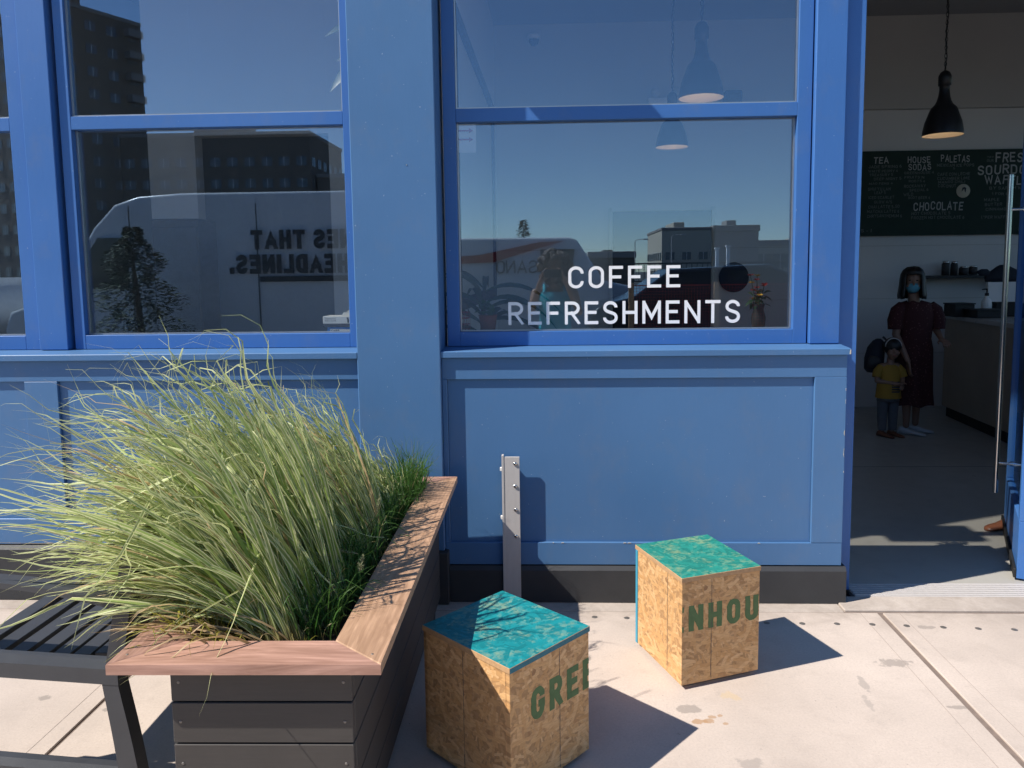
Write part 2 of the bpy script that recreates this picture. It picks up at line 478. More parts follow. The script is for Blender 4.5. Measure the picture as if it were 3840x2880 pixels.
def osb(name, painted=None, dark=1.0):
    """oriented strand board: five layers of long random chips, the topmost chip wins"""
    t = NT(name)
    s = t.sep(t.obj)
    cb = t.n.new("ShaderNodeCombineXYZ")
    # box-like mapping: x+y along the board, z up; painted tops use x,y
    if painted is None:
        t.l.new(s[0], cb.inputs[0]); t.l.new(s[2], cb.inputs[1])
    else:
        t.l.new(s[0], cb.inputs[0]); t.l.new(s[1], cb.inputs[1])
    vec = cb.outputs[0]
    wob = t.n.new("ShaderNodeTexNoise"); wob.inputs["Scale"].default_value = 9; wob.inputs["Detail"].default_value = 2
    t.l.new(vec, wob.inputs["Vector"])
    wv = t.n.new("ShaderNodeVectorMath"); wv.operation = 'SCALE'; wv.inputs[3].default_value = 0.012
    t.l.new(wob.outputs[1], wv.inputs[0])
    av = t.n.new("ShaderNodeVectorMath"); av.operation = 'ADD'
    t.l.new(vec, av.inputs[0]); t.l.new(wv.outputs[0], av.inputs[1])
    vec = av.outputs[0]
    h = None; val = None
    for k, (an, ln, wd) in enumerate([(8, .076, .0142), (52, .063, .0120), (-35, .072, .0135), (86, .056, .0110), (-66, .068, .0125), (27, .048, .0085), (-14, .055, .0092), (70, .042, .0072)]):
        rt = t.mapping(vec, (1, 1, 1), (0, 0, math.radians(an)), (k * .313, k * .177, 0))
        bn_ = t.noise(rt, 22, 2, 0.5)
        sh_ = t.n.new("ShaderNodeVectorMath"); sh_.operation = 'ADD'
        cx_ = t.n.new("ShaderNodeCombineXYZ"); t.l.new(t.math('MULTIPLY', bn_, 0.016), cx_.inputs[1]); t.l.new(t.math('MULTIPLY', bn_, 0.03), cx_.inputs[0])
        t.l.new(rt, sh_.inputs[0]); t.l.new(cx_.outputs[0], sh_.inputs[1])
        br = t.n.new("ShaderNodeTexBrick")
        t.l.new(sh_.outputs[0], br.inputs["Vector"])
        br.offset = 0.37; br.offset_frequency = 2; br.squash = 0.7; br.squash_frequency = 3
        br.inputs["Color1"].default_value = (0, 0, 0, 1); br.inputs["Color2"].default_value = (1, 1, 1, 1)
        br.inputs["Mortar"].default_value = (0, 0, 0, 1); br.inputs["Scale"].default_value = 1.0
        br.inputs["Mortar Size"].default_value = 0.0004; br.inputs["Mortar Smooth"].default_value = 0.0; br.inputs["Bias"].default_value = 0.0
        br.inputs["Brick Width"].default_value = ln; br.inputs["Row Height"].default_value = wd
        pk = t.math('MULTIPLY', t.sepc(br.outputs[0])[0], 1.0)
        hk = t.math('FRACT', t.math('MULTIPLY', pk, 31.7 + k)); ck = t.math('FRACT', t.math('MULTIPLY', pk, 57.3 + 3 * k))
        hk = t.math('MULTIPLY', hk, 1.0 - .015 * k)
        if h is None:
            h, val = hk, ck
        else:
            g = t.math('GREATER_THAN', hk, h)
            val = t.math('ADD', t.math('MULTIPLY', g, ck), t.math('MULTIPLY', t.math('SUBTRACT', 1.0, g), val))
            h = t.math('MAXIMUM', h, hk)
    grain = t.noise(t.mapping(vec, (40, 160, 1), (0, 0, 0.5)), 1.0, 4, 0.6)
    big = t.noise(vec, 5, 4, 0.6)
    c = t.ramp(val, [(0.0, (0.58, 0.325, 0.135)), (0.3, (0.64, 0.375, 0.165)), (0.62, (0.68, 0.41, 0.19)), (0.88, (0.74, 0.475, 0.245)), (0.95, (0.55, 0.31, 0.14)), (1.0, (0.47, 0.255, 0.115))])
    c = t.mix(t.ramp(grain, [(0.35, 0.35), (0.6, 0.0)]), c, (0.33, 0.17, 0.07))
    c = t.mix(t.ramp(h, [(0.70, 0.5), (0.82, 0.0)]), c, (0.22, 0.12, 0.06))
    crack = t.noise(t.mapping(vec, (26, 95, 1), (0, 0, 0.9)), 1.0, 5, 0.7)
    c = t.mix(t.ramp(crack, [(0.64, 0.0), (0.71, 0.75)]), c, (0.14, 0.08, 0.045))
    c = t.mix(t.ramp(big, [(0.45, 0.0), (0.75, 0.2)]), c, (0.48, 0.29, 0.14))
    if painted is not None:
        wear = t.noise(vec, 13, 6, 0.7)
        k = t.math('MULTIPLY_ADD', val, 0.11, t.math('MULTIPLY', wear, 0.90))
        m = t.ramp(k, [(0.50, 1.0), (0.62, 0.7), (0.76, 0.35)])
        dk = tuple(x * 0.72 for x in painted)
        pc = t.mix(val, dk, tuple(x * 1.15 for x in painted))
        yel = t.mix(0.55, c, (0.42, 0.47, 0.13))
        c = t.mix(m, yel, pc)
    t.set("Base Color", c); t.set("Roughness", 0.62 if painted is None else 0.5)
    t.set("Specular IOR Level", 0.3)
    t.bump(t.math('ADD', h, t.math('MULTIPLY', grain, 0.15)), 0.35 if painted is None else 0.22, 0.004)
    return t.m
M['osb'] = osb("strand_board")
M['osb_teal_blue'] = osb("turquoise_painted_board", (0.010, 0.235, 0.262))
M['osb_teal_green'] = osb("sea_green_painted_board", (0.022, 0.245, 0.195))
M['osb_edge'] = simple("raw_board_edge", (0.47, 0.29, 0.15), 0.8, var=0.35, vscale=55, bump=0.4)
M['teal_edge'] = simple("teal_painted_edge", (0.018, 0.15, 0.20), 0.6, var=0.5, vscale=45, bump=0.3)
M['blue_edge'] = simple("light_blue_painted_edge", (0.05, 0.30, 0.44), 0.6, var=0.2, vscale=45)
M['stencil'] = simple("green_stencil_paint", (0.095, 0.165, 0.065), 0.75, var=0.35, vscale=30)

def cap_wood(name, base, seed):
    t = NT(name)
    w = t.mapping(t.obj, (1.6, 11, 11), loc=(seed, seed * 2, 0))
    n = t.noise(w, 1.6, 7, 0.6, 2.6)
    n2 = t.noise(t.mapping(t.obj, (8, 240, 240)), 1.0, 4, 0.6)
    wv = t.n.new("ShaderNodeTexWave"); wv.wave_type = 'BANDS'; wv.bands_direction = 'Y'
    t.l.new(t.mapping(t.obj, (1.1, 9, 9), loc=(seed, seed, 0)), wv.inputs["Vector"])
    wv.inputs["Scale"].default_value = 2.2; wv.inputs["Distortion"].default_value = 7.5
    wv.inputs["Detail"].default_value = 3; wv.inputs["Detail Scale"].default_value = 0.7
    c = t.mix(t.ramp(n, [(0.3, 0.0), (0.7, 1.0)]), tuple(x * 0.66 for x in base), (min(1, base[0] * 1.3), min(1, base[1] * 1.42), min(1, base[2] * 1.55)))
    c = t.mix(t.ramp(wv.outputs[1], [(0.3, 0.0), (0.95, 0.26)]), c, tuple(x * 0.55 for x in base))
    c = t.mix(t.ramp(n2, [(0.3, 0.3), (0.6, 0.0)]), c, tuple(x * 0.6 for x in base))
    t.set("Base Color", c); t.set("Roughness", 0.55)
    t.bump(n2, 0.15, 0.001)
    return t.m
M['cap_a'] = cap_wood("reddish_hardwood_front", (0.44, 0.235, 0.165), 1.0)
M['cap_b'] = cap_wood("golden_hardwood_side", (0.46, 0.265, 0.155), 4.0)
M['cap_c'] = cap_wood("brown_hardwood_side", (0.33, 0.175, 0.125), 7.0)

def blade_mat(name, green, pale, tan, tanamt=0.5):
    t = NT(name)
    u = t.sep(t.uv)
    at = t.n.new("ShaderNodeAttribute"); at.attribute_name = "rnd"
    rnd = t.sepc(at.outputs["Color"])
    across = t.math('ABSOLUTE', t.math('SUBTRACT', u[0], 0.5))
    edge = t.ramp(across, [(0.20, 0.0), (0.36, 1.0)])
    edge = t.math('MULTIPLY', edge, t.math('GREATER_THAN', rnd[1], 0.25))
    base = t.mix(rnd[0], tuple(x * 0.7 for x in green), tuple(min(1, x * 1.35) for x in green))
    c = t.mix(edge, base, pale)
    c = t.mix(t.math('MULTIPLY', t.ramp(u[1], [(0.25, 0.0), (0.95, 1.0)]), 0.45), c, pale)
    tipm = t.ramp(t.math('ADD', u[1], t.math('MULTIPLY', rnd[2], 0.5)), [(1.02, 0.0), (1.25, 1.0)])
    c = t.mix(t.math('MULTIPLY', tipm, tanamt), c, tan)
    c = t.mix(t.ramp(u[1], [(0.0, 0.5), (0.18, 0.0)]), c, tuple(x * 0.9 for x in tan))
    dry = t.math('GREATER_THAN', rnd[2], 0.93)
    c = t.mix(t.math('MULTIPLY', dry, 0.8), c, tan)
    t.set("Base Color", c); t.set("Roughness", 0.42); t.set("Specular IOR Level", 0.35)
    # thin leaves let some light through
    tl = t.n.new("ShaderNodeBsdfTranslucent"); t.l.new(c, tl.inputs[0])
    mx = t.n.new("ShaderNodeMixShader"); mx.inputs[0].default_value = 0.42
    t.l.new(t.bsdf.outputs[0], mx.inputs[1]); t.l.new(tl.outputs[0], mx.inputs[2])
    t.l.new(mx.outputs[0], t.out.inputs[0])
    return t.m
M['blade_var'] = blade_mat("variegated_grass_blade", (0.25, 0.36, 0.075), (0.80, 0.80, 0.46), (0.62, 0.43, 0.24), 0.85)
M['blade_green'] = blade_mat("green_grass_blade", (0.045, 0.13, 0.022), (0.10, 0.21, 0.045), (0.30, 0.25, 0.12), 0.3)
M['blade_yellow'] = blade_mat("yellow_sprout_blade", (0.30, 0.28, 0.04), (0.45, 0.42, 0.10), (0.45, 0.33, 0.1), 0.3)

M['blade_dry'] = blade_mat("dry_grass_blade", (0.40, 0.27, 0.13), (0.55, 0.42, 0.24), (0.42, 0.27, 0.14), 0.8)
def dress_mat():
    t = NT("dark_red_floral_cloth")
    v = t.voro(t.obj, 42.0)
    c = t.mix(t.ramp(v.outputs["Distance"], [(0.10, 1.0), (0.26, 0.0)]), (0.045, 0.007, 0.010), (0.16, 0.075, 0.07))
    t.set("Base Color", c); t.set("Roughness", 0.85)
    return t.m
M['dress'] = dress_mat()

# ------------------------------------------------------------------ stroke lettering
def _arc(cx, cy, rx, ry, a0, a1, n=9):
    return [(cx + rx * math.cos(math.radians(a0 + (a1 - a0) * i / n)), cy + ry * math.sin(math.radians(a0 + (a1 - a0) * i / n))) for i in range(n + 1)]
def _stad(w, r=0.28):
    return (_arc(r, 1 - r, r, r, 180, 90, 6) + _arc(w - r, 1 - r, r, r, 90, 0, 6) + _arc(w - r, r, r, r, 0, -90, 6) + _arc(r, r, r, r, 270, 180, 6))
W0 = 0.56
def glyph(ch):
    w = W0; r = 0.28
    G = {
     'A': (0.62, [[(0, 0), (.31, 1), (.62, 0)], [(.10, .30), (.52, .30)]]),
     'B': (w, [[(0, .5), (w - .25, .5)] + _arc(w - .25, .75, .25, .25, -90, 90, 7) + [(0, 1)], [(0, 1), (0, 0), (w - .25, 0)] + _arc(w - .25, .25, .25, .25, -90, 90, 7)]),
     'C': (w, [[(w, .70)] + _arc(w - r, 1 - r, r, r, 0, 90, 6) + _arc(r, 1 - r, r, r, 90, 180, 6) + _arc(r, r, r, r, 180, 270, 6) + _arc(w - r, r, r, r, 270, 360, 6) + [(w, .30)]]),
     'D': (w, [[(0, 0), (w - .28, 0)] + _arc(w - .28, .3, .28, .3, -90, 0, 6) + _arc(w - .28, .7, .28, .3, 0, 90, 6) + [(0, 1), (0, 0)]]),
     'E': (.50, [[(.50, 1), (0, 1), (0, 0), (.50, 0)], [(0, .52), (.42, .52)]]),
     'F': (.50, [[(.50, 1), (0, 1), (0, 0)], [(0, .50), (.42, .50)]]),
     'G': (w, [[(w, .70)] + _arc(w - r, 1 - r, r, r, 0, 90, 6) + _arc(r, 1 - r, r, r, 90, 180, 6) + _arc(r, r, r, r, 180, 270, 6) + _arc(w - r, r, r, r, 270, 360, 6) + [(w, .45), (.30, .45)]]),
     'H': (w, [[(0, 0), (0, 1)], [(w, 0), (w, 1)], [(0, .5), (w, .5)]]),
     'I': (.0, [[(0, 0), (0, 1)]]),
     'J': (.4, [[(.4, 1), (.4, .24)] + _arc(.2, .2, .2, .2, 0, -180, 8)]),
     'K': (w, [[(0, 0), (0, 1)], [(w, 1), (0, .42)], [(.17, .55), (w, 0)]]),
     'L': (.46, [[(0, 1), (0, 0), (.46, 0)]]),
     'M': (.72, [[(0, 0), (0, 1)], [(0, 1), (.36, .25), (.72, 1)], [(.72, 1), (.72, 0)]]),
     'N': (.60, [[(0, 0), (0, 1)], [(0, 1), (.60, 0)], [(.60, 0), (.60, 1)]]),
     'O': (w, [_stad(w) + [_stad(w)[0]]]),
     'P': (w, [[(0, 0), (0, 1)], [(0, 1), (w - .26, 1)] + _arc(w - .26, .74, .26, .26, 90, -90, 8) + [(0, .48)]]),
     'R': (w, [[(0, 0), (0, 1)], [(0, 1), (w - .26, 1)] + _arc(w - .26, .74, .26, .26, 90, -90, 8) + [(0, .48)], [(.26, .48), (w, 0)]]),
     'S': (.54, [[(.53, .76)] + _arc(.27, .765, .26, .235, 0, 180, 9) + _arc(.27, .74, .26, .21, 180, 240, 3) + _arc(.27, .255, .27, .235, 60, 0, 4) + _arc(.27, .235, .27, .235, 0, -180, 9) + [(0, .25)]]),
     'T': (.56, [[(0, 1), (.56, 1)], [(.28, 1), (.28, 0)]]),
     'U': (w, [[(0, 1)] + _arc(r, r, r, r, 180, 360, 10) + [(w, 1)]]),
     'V': (.6, [[(0, 1), (.3, 0), (.6, 1)]]),
     'W': (.86, [[(0, 1), (.2, 0), (.43, .85), (.66, 0), (.86, 1)]]),
     'X': (w, [[(0, 0), (w, 1)], [(0, 1), (w, 0)]]),
     'Y': (.6, [[(0, 1), (.3, .45), (.6, 1)], [(.3, .45), (.3, 0)]]),
     'Z': (w, [[(0, 1), (w, 1), (0, 0), (w, 0)]]),
     '1': (.2, [[(0, .8), (.2, 1), (.2, 0)]]),
     '4': (.5, [[(.38, 0), (.38, 1), (0, .3), (.5, .3)]]),
     '5': (.5, [[(.48, 1), (.05, 1), (.03, .55)] + _arc(.24, .3, .26, .3, 110, -160, 10)]),
     '6': (.5, [_arc(.25, .3, .25, .3, 180, -180, 14), [(0, .3), (.05, .7), (.35, 1)]]),
     '8': (.5, [_arc(.25, .26, .25, .26, 90, -270, 14), _arc(.25, .75, .2, .23, 270, -90, 14)]),
     '0': (w, [_stad(w) + [_stad(w)[0]]]),
     '/': (.4, [[(0, 0), (.4, 1)]]),
     '.': (.0, [[(0, 0), (0, .12)]]),
     '*': (.3, [[(0, .85), (.3, .85)], [(.15, 1), (.15, .7)]]),
     '(': (.15, [[(.15, 1.05), (0, .5), (.15, -.05)]]),
     ')': (.15, [[(0, 1.05), (.15, .5), (0, -.05)]]),
     '-': (.3, [[(0, .5), (.3, .5)]]),
    }
    return G.get(ch, (0.3, []))

def text_mb(text, height, t, gap=0.22, width=None, jitter=0.0, ratio=1.0, rough=0.0, fill=()):
    """flat letters in the local xz plane, reading along +x; one slightly different depth for every stroke"""
    mb = MB(); x = 0.0; rr = random.Random(hash(text) % 1000 if False else len(text) * 7 + 3)
    hw = t / 2; depth = [0.0]
    iv = 1.0 - t
    adv = []
    for ch in text:
        if ch == ' ': adv.append((ch, None, 0.34)); continue
        w, st = glyph(ch); adv.append((ch, st, w * ratio + t + gap))
    total = sum(a[2] for a in adv) - gap
    sc = 1.0 if width is None else width / (total * height)
    for ch, st, ad in adv:
        if st is not None:
            jy = rr.uniform(-jitter, jitter); js = rr.uniform(-jitter, jitter)
            for poly in st:
                pts = []
                for (px, py) in poly:
                    q = Vector(((px * ratio + hw + x + js * py), hw + py * iv + jy))
                    if not pts or (q - pts[-1]).length > 1e-4: pts.append(q)
                if len(pts) < 2: continue
                if rough:
                    dense = [pts[0]]
                    for a, b in zip(pts, pts[1:]):
                        k = max(1, int((b - a).length / 0.08))
                        for j in range(1, k + 1): dense.append(a.lerp(b, j / k))
                    pts = dense
                closed = (pts[0] - pts[-1]).length < 1e-3 or (poly[0] == poly[-1])
                if closed:
                    pts = pts[:-1] if (pts[0] - pts[-1]).length < 1e-3 else pts
                    pts = pts + [pts[0]]
                else:
                    a0 = (pts[0] - pts[1]).normalized(); a1 = (pts[-1] - pts[-2]).normalized()
                    e0 = hw if max(abs(a0.x), abs(a0.y)) > .98 else (0.0 if ch in 'NM' else hw * 1.2)
                    e1 = hw if max(abs(a1.x), abs(a1.y)) > .98 else (0.0 if ch in 'NM' else hw * 1.2)
                    if len(poly) > 8 and abs(a0.x) > .5: e0 = e1 = 0.0
                    if ch in 'SCG': e0 = e1 = 0.0
                    if not (0.28 < poly[0][1] < 0.72 and abs(a0.x) < .5): pts[0] = pts[0] + a0 * e0
                    if not (0.28 < poly[-1][1] < 0.72 and abs(a1.x) < .5): pts[-1] = pts[-1] + a1 * e1
                L = []; R = []
                for i, p in enumerate(pts):
                    if closed and i in (0, len(pts) - 1): d0 = (pts[0] - pts[-2]).normalized(); d1 = (pts[1] - pts[0]).normalized()
                    elif i == 0: d0 = d1 = (pts[1] - pts[0]).normalized()
                    elif i == len(pts) - 1: d0 = d1 = (pts[-1] - pts[-2]).normalized()
                    else:
                        d0 = (p - pts[i - 1]).normalized(); d1 = (pts[i + 1] - p).normalized()
                    n0 = Vector((-d0.y, d0.x)); n1 = Vector((-d1.y, d1.x))
                    nn = (n0 + n1)
                    if nn.length < 0.2: nn = n0.copy()
                    nn.normalize()
                    k = hw / max(0.45, nn.dot(n0))
                    k1 = k * (1 + rr.uniform(-rough, rough)); k2 = k * (1 + rr.uniform(-rough, rough))
                    L.append(p + nn * k1); R.append(p - nn * k2)
                dp = -0.00012 * (1 + (depth[0] % 5)); depth[0] += 1
                vs = []
                for a, b in zip(L, R):
                    cl_ = lambda q_: min(1.0, max(0.0, q_)) if not jitter else q_
                    vs.append((a.x * height * sc, dp, cl_(a.y) * height)); vs.append((b.x * height * sc, dp, cl_(b.y) * height))
                mb.add(vs, [(2 * i, 2 * i + 1, 2 * i + 3, 2 * i + 2) for i in range(len(L) - 1)])
        x += ad
    return mb

# ================================================================== SETTING
# ground to the horizon (road level), pavement made of slabs, street kerb
MB().box(-400, 400, -600, 400, -0.30, -0.14).build("ground", M['asphalt'], kind='structure')
road = MB().box(-60, 60, -14, -2.4, -0.138, -0.128).build("road", M['asphalt'], kind='structure')
sidewalk = MB().box(-30, 30, -2.25, 3.38, -0.16, -0.007).build("sidewalk", M['sealant'], kind='structure')
xs = [-7.9, -4.80, -1.668, 1.452, 4.58, 7.7]
ys = [-2.25, -0.62, 0.98, 3.352]
for i in range(5):
    for j in range(3):
        g = 0.0075
        gl_ = 0.0125 if i == 3 else g; gr_ = 0.0125 if i == 2 else g
        MB().bbox(xs[i] + gl_, xs[i + 1] - gr_, ys[j] + (g if j else 0), ys[j + 1] - g, -0.06, 0.0, 0.0018).build("slab", M['concrete'], sidewalk)
MB().bbox(-30, 30, -2.40, -2.255, -0.16, 0.0, 0.012).build("kerb", M['concrete'], kind='structure')
for lx in (-1.742, 1.362, 1.536, -4.87, -4.72):
    MB().box(lx - .0010, lx + .0010, -2.2, 3.34, .0002, .0006).build("tooled_line", M['score'], sidewalk)
for sx, sy in ((1.071, 3.235), (1.221, 3.235), (1.371, 3.231), (1.513, 3.22), (1.663, 3.208), (1.805, 3.198), (1.952, 3.19), (0.167, 3.287), (0.918, 3.239), (0.31, 3.28), (0.62, 3.262)):
    MB().lathe([(0, .0016), (.009, .0016), (.0135, .0002)], (sx, sy, 0.0), 10).build("stud", M['stud'], sidewalk)
MB().bbox(-30, 1.30, 3.36, 3.46, -0.14, -0.003, 0.004).build("footing_strip", M['apron'], kind='structure')
MB().bbox(1.302, 6.5, 3.366, 3.512, -0.14, 0.004, 0.004).build("door_apron", M['apron'], kind='structure')
fl = MB().box(-4.05, 6.6, 3.664, 8.55, -0.14, 0.0).build("interior_floor", M['floor'], kind='structure')

# ------------------------------------------------------------------ shopfront
sf = empty("shopfront", (0, 3.45, 0), label="blue painted cafe shopfront with tall sash windows, panelled base and open glass door", cat="shopfront")
def sp(name, mb, mat, parent=None, **k):
    """part of the shopfront given in world coordinates"""
    par = parent or sf
    o = mb.build(name, mat, par, **k)
    off = Vector((0, 3.45, 0)) if par is sf else Vector((0, 0, 0))
    if par is sf: o.location = -off
    return o
BW, BS = M['blue_wall'], M['blue_sash']
sp("pillar", B(-.908, -.524, 3.428, 3.665, .252, 4.6, .004), BW)
sp("pillar_base", B(-.925, -.506, 3.406, 3.66, 0, .250, .004), M['plinth'])
def plinth(x0, x1, zt, lip):
    return MB().prism([(3.44, 0), (3.44, zt - lip), (3.456, zt), (3.60, zt), (3.60, 0)], 'x', x0, x1)
sp("plinth", plinth(-.505, 1.335, .171, .018), M['plinth'])
sp("plinth", plinth(-6.0, -.926, .266, .018), M['plinth'])
# right bay base: rails, stile, recessed panel
sp("rail", B(-.523, 1.3155, 3.455, 3.60, 1.057, 1.159), BW)
sp("rail", B(-.523, 1.3155, 3.4555, 3.60, .176, .2835), BW)
sp("stile", B(1.173, 1.316, 3.4545, 3.60, .2838, 1.0567), BW)
sp("stile", B(-.523, -.500, 3.4545, 3.60, .2838, 1.0567), BW)
sp("panel", B(-.499, 1.172, 3.4705, 3.59, .284, 1.056, .0005), BW)
# left bay
sp("rail", B(-6, -.909, 3.455, 3.60, 1.060, 1.159), BW)
sp("rail", B(-6, -.909, 3.4555, 3.60, .271, .396), BW)
lst = [(-2.503, -2.343), (-4.10, -3.94), (-5.70, -5.54)]
for a, b in lst:
    sp("stile", B(a, b, 3.4545, 3.60, .3963, 1.0597), BW)
for a, b in ((-2.342, -.909), (-3.939, -2.504), (-5.539, -4.101)):
    sp("panel", B(a, b, 3.4705, 3.59, .397, 1.059, .0005), BW)
def sill(x0, x1, yf):
    return MB().prism([(yf, 1.161), (yf, 1.186), (yf + .003, 1.189), (3.585, 1.197), (3.62, 1.197), (3.62, 1.161)], 'x', x0, x1)
sp("window_sill", sill(-.5225, 1.322, 3.434), BW)
sp("window_sill", sill(-6, -.9095, 3.428), BW)

def window(x0, x1, gx0, gx1, zt=3.9, stile_only_right=False):
    fr = sp("window", MB().bbox(x0, gx0, 3.585, 3.64, 1.199, zt, .0015), BS)
    def sub(n, mb, m=BS, **k):
        o = mb.build(n, m, fr, **k); return o
    sub("stile", MB().bbox(gx1, x1, 3.585, 3.64, 1.199, zt, .0015))
    sub("bottom_rail", MB().bbox(gx0 + .0005, gx1 - .0005, 3.5855, 3.64, 1.199, 1.266, .0015))
    sub("meeting_rail", MB().bbox(gx0 + .0005, gx1 - .0005, 3.5855, 3.64, 2.240, 2.300, .0015))
    sub("top_rail", MB().bbox(gx0 + .0005, gx1 - .0005, 3.5855, 3.64, zt - .07, zt, .0015))
    # glazing beads of bare aluminium round each pane
    for (z0, z1, gy) in ((1.267, 2.2385, 3.622), (2.3015, zt - .072, 3.606)):
        b = MB()
        b.box(gx0 + .0008, gx0 + .007, gy - .006, gy + .004, z0, z1)
        b.box(gx1 - .007, gx1 - .0008, gy - .006, gy + .004, z0, z1)
        b.box(gx0 + .0075, gx1 - .0075, gy - .008, gy + .004, z0, z0 + .006)
        sub("glazing_bead", b, M['metal'])
        sub("pane", MB().box(gx0 + .002, gx1 - .002, gy + .0045, gy + .0105, z0 - .001, z1 + .001), M['glass'])
    return fr
win_r = window(-.511, 1.172, -.452, 1.109)
win_l = window(-2.326, -.921, -2.274, -.979)
window(-3.86, -2.492, -3.80, -2.571)
window(-5.40, -4.02, -5.34, -4.08)
sp("mullion_board", B(1.1785, 1.315, 3.56, 3.64, 1.199, 3.9, .003), BS)
sp("mullion_board", B(-2.487, -2.347, 3.56, 3.64, 1.199, 3.9, .003), BS)
sp("mullion_board", B(-4.015, -3.865, 3.56, 3.64, 1.199, 3.9, .003), BS)
sp("door_jamb", B(1.3165, 1.406, 3.589, 3.72, 0.0, 3.9, .002), BS)
sp("door_jamb", B(2.335, 2.42, 3.56, 3.72, 0.0, 3.9, .002), BS)
sp("door_header", B(1.4065, 2.3345, 3.57, 3.72, 3.08, 3.9, .002), BS)
sp("fascia", B(-6.0, 6.6, 3.44, 3.66, 3.902, 4.6, .004), BW)
sp("end_pier", B(-6.3, -6.001, 3.40, 3.66, 0.0, 4.6, .004), BW)
sp("side_wall", B(2.4205, 2.60, 3.455, 3.66, 0.0, 3.9, .004), BW)
sp("side_wall", B(2.6005, 6.6, 3.456, 3.66, 0.0, 1.198, .004), BW)
sp("side_wall", B(6.42, 6.6, 3.455, 3.66, 1.1985, 3.9, .004), BW)
window(2.602, 4.46, 2.66, 4.40)  # unseen bays, glazed to bring more daylight into the room
window(4.55, 6.418, 4.61, 6.36)
sp("mullion_board", B(4.4605, 4.5495, 3.56, 3.64, 1.199, 3.9, .003), BS)
# wooden backing behind the panelled base
sp("base_backing", MB().box(-5.99, 1.312, 3.601, 3.66, .001, 1.16), M['white_paint'])
sp("inner_sill", B(-.52, 1.31, 3.645, 3.765, 1.17, 1.262, .003), M['white_paint'])
sp("inner_sill", B(-4.0, -.95, 3.645, 3.765, 1.17, 1.262, .003), M['white_paint'])
# chipped paint on the corner board, modelled as small flakes of bare filler
for cx, cz, w, h in ((1.3150, .945, .004, .022), (1.3148, .80, .005, .030), (1.3146, .71, .006, .045), (1.3150, 1.0, .003, .012), (1.3150, .62, .003, .010)):
    n = 7
    pts = [(cx - w * (0.6 + .5 * random.random()) * abs(math.cos(i / n * 2 * PI)) - .0005 + (0.0008 if math.cos(i / n * 2 * PI) > 0 else 0), cz + h * (0.8 + .4 * random.random()) * math.sin(i / n * 2 * PI) * .5) for i in range(n)]
    chip = MB(); chip.prism(pts, 'y', 3.4530, 3.4546)
    sp("paint_chip", chip, M['cream'])
for cx in (-.02, .02, .31, .33, .52, .545, .93):
    w = random.uniform(.006, .018)
    chip = MB(); chip.prism([(cx, .2812), (cx + w, .2815), (cx + w * .9, .2838), (cx + .2 * w, .2842)], 'y', 3.4535, 3.4552)
    sp("paint_chip", chip, M['cream'])
chip = MB(); chip.prism([(1.3165, 1.164), (1.3225, 1.163), (1.3222, 1.184), (1.319, 1.182), (1.3175, 1.172)], 'y', 3.4325, 3.4342)
sp("paint_chip", chip, M['cream'])
sp("nail_head", MB().lathe([(0, .002), (.004, .0015), (.0045, 0)], (0, 0, 0), 8).build("nail_head", M['metal']) and MB().box(-.6575, -.6535, 3.4262, 3.4279, 2.025, 2.030), M['metal'])
for o in [o for o in bpy.data.objects if o.name.startswith("nail_head") and o.parent is None]:
    bpy.data.objects.remove(o, do_unlink=True)

# vinyl lettering stuck on the outside of the lower pane
def vinyl(text, x0, x1, z, h):
    mb = text_mb(text, h, 0.138, gap=0.225, width=(x1 - x0))
    o = mb.build("lettering", M['vinyl'], win_r, loc=(x0, 3.6245, z))
    return o
vinyl("COFFEE", 0.0645, 0.5925, 1.466, 0.104)
vinyl("REFRESHMENTS", -0.2225, 0.8735, 1.295, 0.109)

# aluminium threshold: grooved strips
thr = sp("threshold", B(1.4065, 2.3345, 3.513, 3.663, -.02, .004, .001), M['galv'])
for k in range(6):
    yy = 3.523 + k * .0235
    MB().bbox(1.41, 2.333, yy, yy + .016, .0035, .008, .0012).build("tread", M['galv'], thr)

# glass door swung inward
dvec = Vector((2.66 - 2.285, 4.45 - 3.70, 0)); dl = 0.93; du = dvec.normalized(); da = math.atan2(du.y, du.x)
door = sp("glass_door", MB().bbox(0.0, dl, -.022, .022, .012, .30, .002), M['blue_sash'])
door.location = Vector((2.285, 3.70, 0)) - Vector((0, 3.45, 0)); door.rotation_euler = (0, 0, da)
def dsub(n, mb, m): return mb.build(n, m, door)
dsub("stile", MB().bbox(dl - .035, dl, -.0215, .0215, .301, 2.95, .002), M['blue_sash'])
dsub("stile", MB().bbox(0, .06, -.0215, .0215, .301, 2.95, .002), M['blue_sash'])
dsub("top_rail", MB().bbox(.0605, dl - .0355, -.0215, .0215, 2.87, 2.95, .002), M['blue_sash'])
dsub("pane", MB().box(.058, dl - .033, -.004, .004, .295, 2.872), M['door_glass'])
dsub("weather_strip", MB().bbox(0.0, dl, .023, .036, .014, .06, .002), M['black'])
for sgn, nm in ((1, "handle"), (-1, "handle")):
    h = MB().tube([(dl - .20, sgn * .085, .245), (dl - .20, sgn * .085, 2.05)], .0145, 14)
    for zz in (.42, 1.86):
        h.tube([(dl - .20, sgn * .004, zz), (dl - .20, sgn * .085, zz)], .0085, 10)
        h.tube([(dl - .20, sgn * .004, zz), (dl - .20, sgn * .020, zz)], .016, 12)
    dsub(nm, h, M['steel'])

